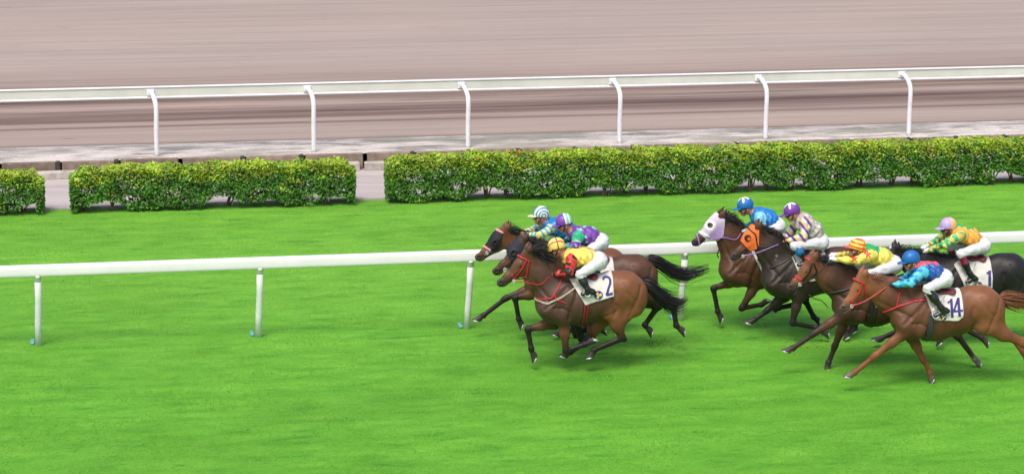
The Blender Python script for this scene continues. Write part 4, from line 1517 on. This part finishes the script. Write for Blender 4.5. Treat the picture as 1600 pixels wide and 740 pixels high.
HORSES['f'] = dict(seed=6, lane=(1380, 576), W=(1357, 432), P=(1266, 403), N=(1227.5, 448),
    label='dark bay horse with red browband and noseband stretched at full gallop',
    body=(.055, .025, .016), haunch=(.07, .03, .018), face=(.17, .068, .032), arm=(.105, .042, .024), points=(.030, .018, .015), muzzle=(.06, .04, .036), hair=(.010, .009, .009),
    socks={'hind_near': (.45, .42, .38)}, hoof=(.07, .06, .055), neckbow=.02,
    marks=[((1251, 409), .03, (.5, .45, .42))],
    fore={'near': ((1316, 493), (1271, 521), (1239, 543), (1226, 549)), 'far': ((1322, 496), (1304, 541), (1294, 566), (1291, 578))},
    hind={'near': ((1445, 490), (1497, 526), (1523, 561), (1532, 570)), 'far': ((1448, 486), (1502, 511), (1534, 528), (1544, 537))},
    bridle=[([(1255, 401), (1271, 409)], .020, RED), ([(1239, 427), (1254, 440)], .018, RED), ([(1269, 411), (1265, 425), (1254, 441)], .011, BLK), ([(1271, 410), (1277, 424), (1270, 436)], .011, BLK)],
    rein=([(1250, 444), (1272, 434), (1292, 412), (1299, 406)], BLK),
    collar=[([(1300, 462), (1322, 455), (1340, 448)], .016, BLK)],
    girth=(((1365, 458), (1362, 506)), .05, (BLK, (.02, .02, .022))),
    loose=[([(1264, 460), (1272, 466), (1284, 470), (1294, 480)], .008, (.05, .025, .018), -.3)],
    cloth=dict(poly=[(1353, 440), (1368, 480), (1412, 474), (1409, 430)]))
HORSES['g'] = dict(seed=7, lane=(1480, 542), W=(1500, 402), P=(1398, 389), N=(1347, 433),
    label='black horse wearing white saddle cloth number 1',
    body=(.017, .015, .016), haunch=(.016, .014, .016), face=(.02, .016, .016), arm=(.016, .014, .015), points=PTS, muzzle=MUZ, hair=(.008, .008, .008), neckbow=-.01, ear=(.7, .6),
    fore={'near': ((1480, 466), (1472, 503), (1469, 526), (1468, 537)), 'far': ((1462, 464), (1424, 500), (1391, 522), (1366, 532))},
    hind={'near': ((1586, 462), (1640, 482), (1655, 512), (1665, 523)), 'far': ((1588, 458), (1646, 470), (1668, 498), (1680, 505))},
    tail=[(1616, 415), (1635, 420), (1660, 430)], spread=.1, tail_n=100,
    bridle=[([(1385, 389), (1402, 398)], .013, BLK)],
    rein=([(1372, 432), (1400, 420), (1428, 400), (1444, 390)], BLK),
    girth=(((1513, 448), (1510, 480)), .04, (DRED, DRED)), stirrup=(1515, 440),
    cloth=dict(poly=[(1490, 406), (1507, 448), (1514, 451), (1551, 450), (1552, 410)], digits=[digit1], emblem=((1529, 446), 6)))
HORSES['h'] = dict(seed=8, lane=(1460, 602), W=(1450, 453), P=(1344, 431), N=(1309.5, 481),
    label='chestnut horse with red bridle wearing white saddle cloth number 14',
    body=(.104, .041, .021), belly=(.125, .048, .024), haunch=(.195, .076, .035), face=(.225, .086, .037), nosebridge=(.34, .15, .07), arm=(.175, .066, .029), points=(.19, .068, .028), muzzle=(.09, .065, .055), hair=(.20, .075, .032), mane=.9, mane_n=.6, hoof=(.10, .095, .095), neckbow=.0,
    fore={'near': ((1413, 520), (1366, 556), (1335, 581), (1323, 589)), 'far': ((1424, 524), (1442, 561), (1453, 582), (1457, 595))},
    hind={'near': ((1538, 508), (1598, 536), (1622, 566), (1634, 576)), 'far': ((1540, 506), (1584, 530), (1604, 560), (1606, 578))},
    tail=[(1563, 466), (1580, 468), (1605, 473), (1640, 478)], spread=.16, tail_n=230,
    bridle=[([(1333, 436), (1350, 442)], .014, RED), ([(1348, 441), (1345, 455), (1332, 476)], .011, RED), ([(1350, 442), (1354, 466)], .0095, RED), ([(1329, 470), (1337, 478)], .011, RED)],
    rein=([(1331, 478), (1352, 470), (1374, 456), (1388, 446)], (.48, .05, .03), .011),
    collar=[([(1386, 492), (1406, 481), (1430, 472), (1450, 468)], .013, RED), ([(1404, 482), (1409, 462), (1422, 449)], .010, RED)],
    girth=(((1456, 494), (1451, 530)), .042, ((.05, .05, .06), (.03, .03, .035))), stirrup=(1462, 492),
    cloth=dict(poly=[(1449, 462), (1459, 499), (1497, 501), (1505, 495), (1507, 462)], digits=[digit14a, digit14b], emblem=((1474, 495), 5)))

# ---- silks
PURP, GRN, YEL, BLU, LBLU, ORG = (.155, .045, .33), (.02, .34, .13), (.72, .56, .05), (.012, .11, .38), (.06, .42, .62), (.68, .32, .035)
def tile(c, n):
    return np.tile(np.array(c, float), (n, 1))
def spots(V, freq, thr, seed):
    x, y, z = (V * freq).T
    return (np.sin(x * 1.7 + seed) * np.sin(y * 1.9 + seed * 2.3) + np.sin(z * 1.8 + x * .6 + seed) * np.sin(y * 1.3 + z)) > thr
def stars(V, cs, r):
    """five pointed star marks seen from the side"""
    m = np.zeros(len(V), bool)
    for c in cs:
        dx, dz = V[:, 0] - c[0], V[:, 2] - c[2]
        rr, a = np.hypot(dx, dz), np.arctan2(dz, dx)
        m |= rr < r * (.62 + .38 * np.cos(5 * (a - math.pi / 2)))
    return m
sleeve = lambda t: (t == 'upper') | (t == 'fore')
def silk_a(V, tag, tt, al, hi, who):
    c = tile((.74, .60, .11), len(V))
    c[(np.abs(V[:, 1] - .0) < .012) & (tag != 'fore')] = RED
    s = sleeve(tag); c[s] = (.56, .03, .03)
    c[s & spots(V, 19, .22, 1)] = (.02, .015, .015)
    c[tag == 'collar'] = (.55, .40, .05)
    return c
def silk_b(V, tag, tt, al, hi, who):
    c = tile(PURP, len(V))
    c[spots(V, 22, .85, 4)] = (.25, .55, .40)
    s = tag == 'upper'
    c[s & (tt < .62)] = (.03, .42, .22)
    c[s & (tt < .62) & (tt > .52)] = (.6, .66, .62)
    f = tag == 'fore'
    c[f & (np.sin(tt * 16) > 0)] = (.02, .30, .16)
    return c
def silk_c(V, tag, tt, al, hi, who):
    c = tile((.012, .16, .46), len(V))
    s = tag == 'upper'; c[s] = np.where((np.sin(tt[s] * 21) > 0)[:, None], np.array((.72, .60, .16)), np.array((.06, .36, .58)))
    f = tag == 'fore'; c[f] = np.where((np.sin(tt[f] * 19 + 1) > 0)[:, None], np.array((.72, .60, .16)), np.array((.06, .36, .58)))
    return c
def silk_d(V, tag, tt, al, hi, who):
    c = tile((.010, .16, .48), len(V))
    c[spots(V, 18, .55, 2)] = (.015, .22, .58)
    s = (tag == 'upper') & (tt < .75); c[s] = (.20, .56, .72)
    c[s & spots(V, 24, .6, 3)] = (.45, .72, .80)
    c[tag == 'fore'] = (.05, .46, .52)
    return c
def silk_e(V, tag, tt, al, hi, who):
    c = tile((.44, .42, .38), len(V))
    c[spots(V, 30, .35, 3)] = (.30, .29, .27)
    c[spots(V, 27, .8, 9)] = (.58, .56, .52)
    s = sleeve(tag)
    w = V[:, 0] * .8 + V[:, 2] * .6
    k = np.mod(w * 18, 2.0)
    c[s] = np.where((k[s] < .7)[:, None], np.array(PURP), np.where((k[s] < 1.4)[:, None], np.array((.74, .58, .18)), np.array((.74, .70, .66))))
    return c
def silk_f(V, tag, tt, al, hi, who):
    c = tile((.72, .62, .10), len(V))
    m = (tag != 'upper') & (tag != 'fore') & (al < .10) & (hi > .03)
    c[m] = (.02, .33, .10)
    return c
def silk_g(V, tag, tt, al, hi, who):
    c = tile((.72, .34, .04), len(V))
    c[(tag == 'torso') & (np.abs(V[:, 1]) < .07) & (hi > .05) & (al < .2)] = GRN
    c[(tag == 'torso') & (hi < -.09)] = (.03, .25, .10)
    s = sleeve(tag)
    u = np.where(tag == 'upper', tt * 4.0, 4.0 + tt * 4.0)
    chk = (np.floor(u) + np.floor(np.abs(V[:, 1]) * 14) + np.floor(V[:, 2] * 9)) % 2
    c[s] = np.where((chk[s] > .5)[:, None], np.array((.02, .40, .14)), np.array((.74, .50, .12)))
    return c
def silk_h(V, tag, tt, al, hi, who):
    c = tile((.008, .085, .33), len(V))
    c[((tag == 'torso') | (tag == 'collar')) & ((np.abs(V[:, 1]) < .075) & (hi > .07) & (al < .24) | (al < .02) & (hi > .03))] = (.62, .08, .12)
    s = sleeve(tag); c[s] = (.08, .50, .66)
    c[s & spots(V, 24, .30, 5)] = (.010, .17, .48)
    return c
def cap_a(f, l, u):
    c = tile((.76, .60, .14), len(f)); c[np.abs(l) > .2] = RED
    ang = np.arctan2(l, u + .02)
    c[(np.abs(np.abs(ang) - .62) < .09)] = RED
    c[(np.abs(f + .015) < .009)] = (.20, .03, .02)
    c[u < -.012] = (.50, .10, .04)
    return c
def cap_b(f, l, u):
    c = tile((.17, .05, .36), len(f)); c[f < -.02] = (.20, .52, .33); c[np.abs(f + .02) < .012] = (.70, .70, .70); c[np.abs(f + .075) < .012] = (.70, .72, .70)
    c[u < -.015] = (.12, .04, .26)
    return c
def cap_c(f, l, u):
    r = np.hypot(f + .03, u - .0)
    k = np.floor(r / .021) % 2
    c = np.where((k > .5)[:, None], np.array((.05, .22, .46)), np.array((.72, .70, .50)))
    return c
def cap_star(base, star, r=.09):
    def fn(f, l, u):
        c = tile(base, len(f))
        rr, a = np.hypot(f - .01, l), np.arctan2(l, f - .01)
        c[(u > .02) & (rr < r * (.62 + .36 * np.cos(5 * a)))] = star
        return c
    return fn
def cap_f(f, l, u):
    c = tile((.76, .58, .07), len(f)); c[np.sin(u * 105 + .8) > .25] = (.62, .07, .03); c[np.abs(f + .07) < .009] = (.6, .1, .04)
    return c
def cap_g(f, l, u):
    c = tile((.44, .33, .62), len(f)); c[f < -.025] = (.74, .42, .12); c[(f < -.025) & (np.sin(l * 90) > .5)] = (.62, .5, .5); c[u < -.018] = (.72, .45, .42)
    return c
def cap_h(f, l, u):
    return tile((.008, .12, .40), len(f))

JOCKEYS = {
 'a': dict(seed=1, label='jockey in yellow silks with red black-spotted sleeves and yellow cap, riding number 2', HC=(869, 385), FC=(872, 401), SH=(893, 406), EL=(889, 426), HA=(865, 428), ELF=(886, 424), HAF=(868, 422), HIP=(935, 409), KN=(906, 429), AN=(918, 452), TOE=(910, 459), HEEL=(928, 455),
    silk=silk_a, cap=cap_a, peak=(.72, .50, .08), glove=(.50, .02, .025), cuff=(.0, BLK)),
 'b': dict(seed=2, label='jockey in purple and green silks with a half purple half green cap', HC=(881, 347), FC=(884, 362), SH=(903, 369), EL=(900, 385), HA=(872, 385), HIP=(938, 379), KN=(910, 398), AN=(926, 420), TOE=(916, 428), HEEL=(934, 424), silk=silk_b, cap=cap_b, glove=(.10, .03, .18)),
 'c': dict(seed=3, label='jockey in blue silks with yellow and blue hooped sleeves and striped cap', HC=(845, 335), FC=(844, 350), SH=(863, 356), EL=(843, 368), HA=(820, 366), HIP=(900, 368), KN=(872, 388), AN=(886, 410), TOE=(876, 418), HEEL=(894, 414), silk=silk_c, cap=cap_c, peak=(.70, .68, .5), glove=(.70, .55, .06)),
 'd': dict(seed=4, label='jockey in bright blue silks with a pale star on the blue cap', HC=(1164, 321), FC=(1166, 336), SH=(1187, 339), EL=(1192, 358), HA=(1164, 360), HIP=(1215, 354), KN=(1180, 372), AN=(1196, 398), TOE=(1186, 405), HEEL=(1204, 402), silk=silk_d, cap=cap_star((.010, .14, .42), (.76, .72, .48), .10), glove=(.72, .70, .70)),
 'e': dict(seed=5, label='jockey in silver grey silks with a white star on the purple cap', HC=(1237, 330), FC=(1240, 345), SH=(1259, 348), EL=(1256, 370), HA=(1229, 376), ELF=(1234, 364), HAF=(1226, 372), HIP=(1283, 378), KN=(1241, 384), AN=(1258, 404), TOE=(1248, 414), HEEL=(1266, 408), silk=silk_e, cap=cap_star((.16, .04, .30), (.74, .72, .74), .10), skin=(.50, .25, .17), cuff=(.62, (.01, .13, .36))),
 'f': dict(seed=6, label='jockey lying low in yellow silks with red stars and red hooped cap', HC=(1339, 386), FC=(1335, 400), SH=(1362, 399), EL=(1339, 407), HA=(1305, 405), ELF=(1336, 398), HAF=(1305, 398), HIP=(1397, 414), KN=(1360, 428), AN=(1374, 452), TOE=(1364, 460), HEEL=(1382, 456), silk=silk_f, cap=cap_f, stars=[((1333, 402.5), .055), ((1355, 396.5), .055)], glove=(.70, .70, .72), hump=.02),
 'g': dict(seed=7, label='jockey in orange silks with green checked sleeves and lilac cap, riding number 1', HC=(1481, 353), FC=(1481, 369), SH=(1501, 368), EL=(1475, 382), HA=(1449, 391), ELF=(1472, 371), HAF=(1446, 385), HIP=(1536, 384), KN=(1501, 396), AN=(1515, 427), TOE=(1511, 440), HEEL=(1525, 434), silk=silk_g, cap=cap_g, glove=(.70, .68, .66), skin=(.30, .14, .09), cuff=(.52, (.16, .012, .03))),
 'h': dict(seed=8, label='jockey in blue and red silks with light blue sleeves and blue cap on number 14', HC=(1423, 405), FC=(1424, 420), SH=(1442, 425), EL=(1424, 441), HA=(1394, 445), ELF=(1418, 434), HAF=(1396, 440), HIP=(1476, 436), KN=(1449, 451), AN=(1470, 480), TOE=(1461, 493), HEEL=(1480, 484), silk=silk_h, cap=cap_h, glove=(.02, .02, .05)),
}
for key in 'abcdefgh':
    root, base, p, o = make_horse(HORSES[key])
    jr, jq, jloc = make_jockey(JOCKEYS[key], base, p)
    if key == 'e':
        w = empty('whip', jloc, 'thin black whip held by the jockey in silver grey silks', 'whip')
        wb = MB(); wb.tube([jq((1219, 360), -.13), jq((1228, 380), -.13)], [.011, .010], 6); wb.build('grip', M['black'], w)
        wb = MB(); wb.tube([jq((1228, 380), -.13), jq((1236, 394), -.16), jq((1244, 409), -.22)], [.008, .006, .009], 6); wb.build('shaft', M['black'], w)
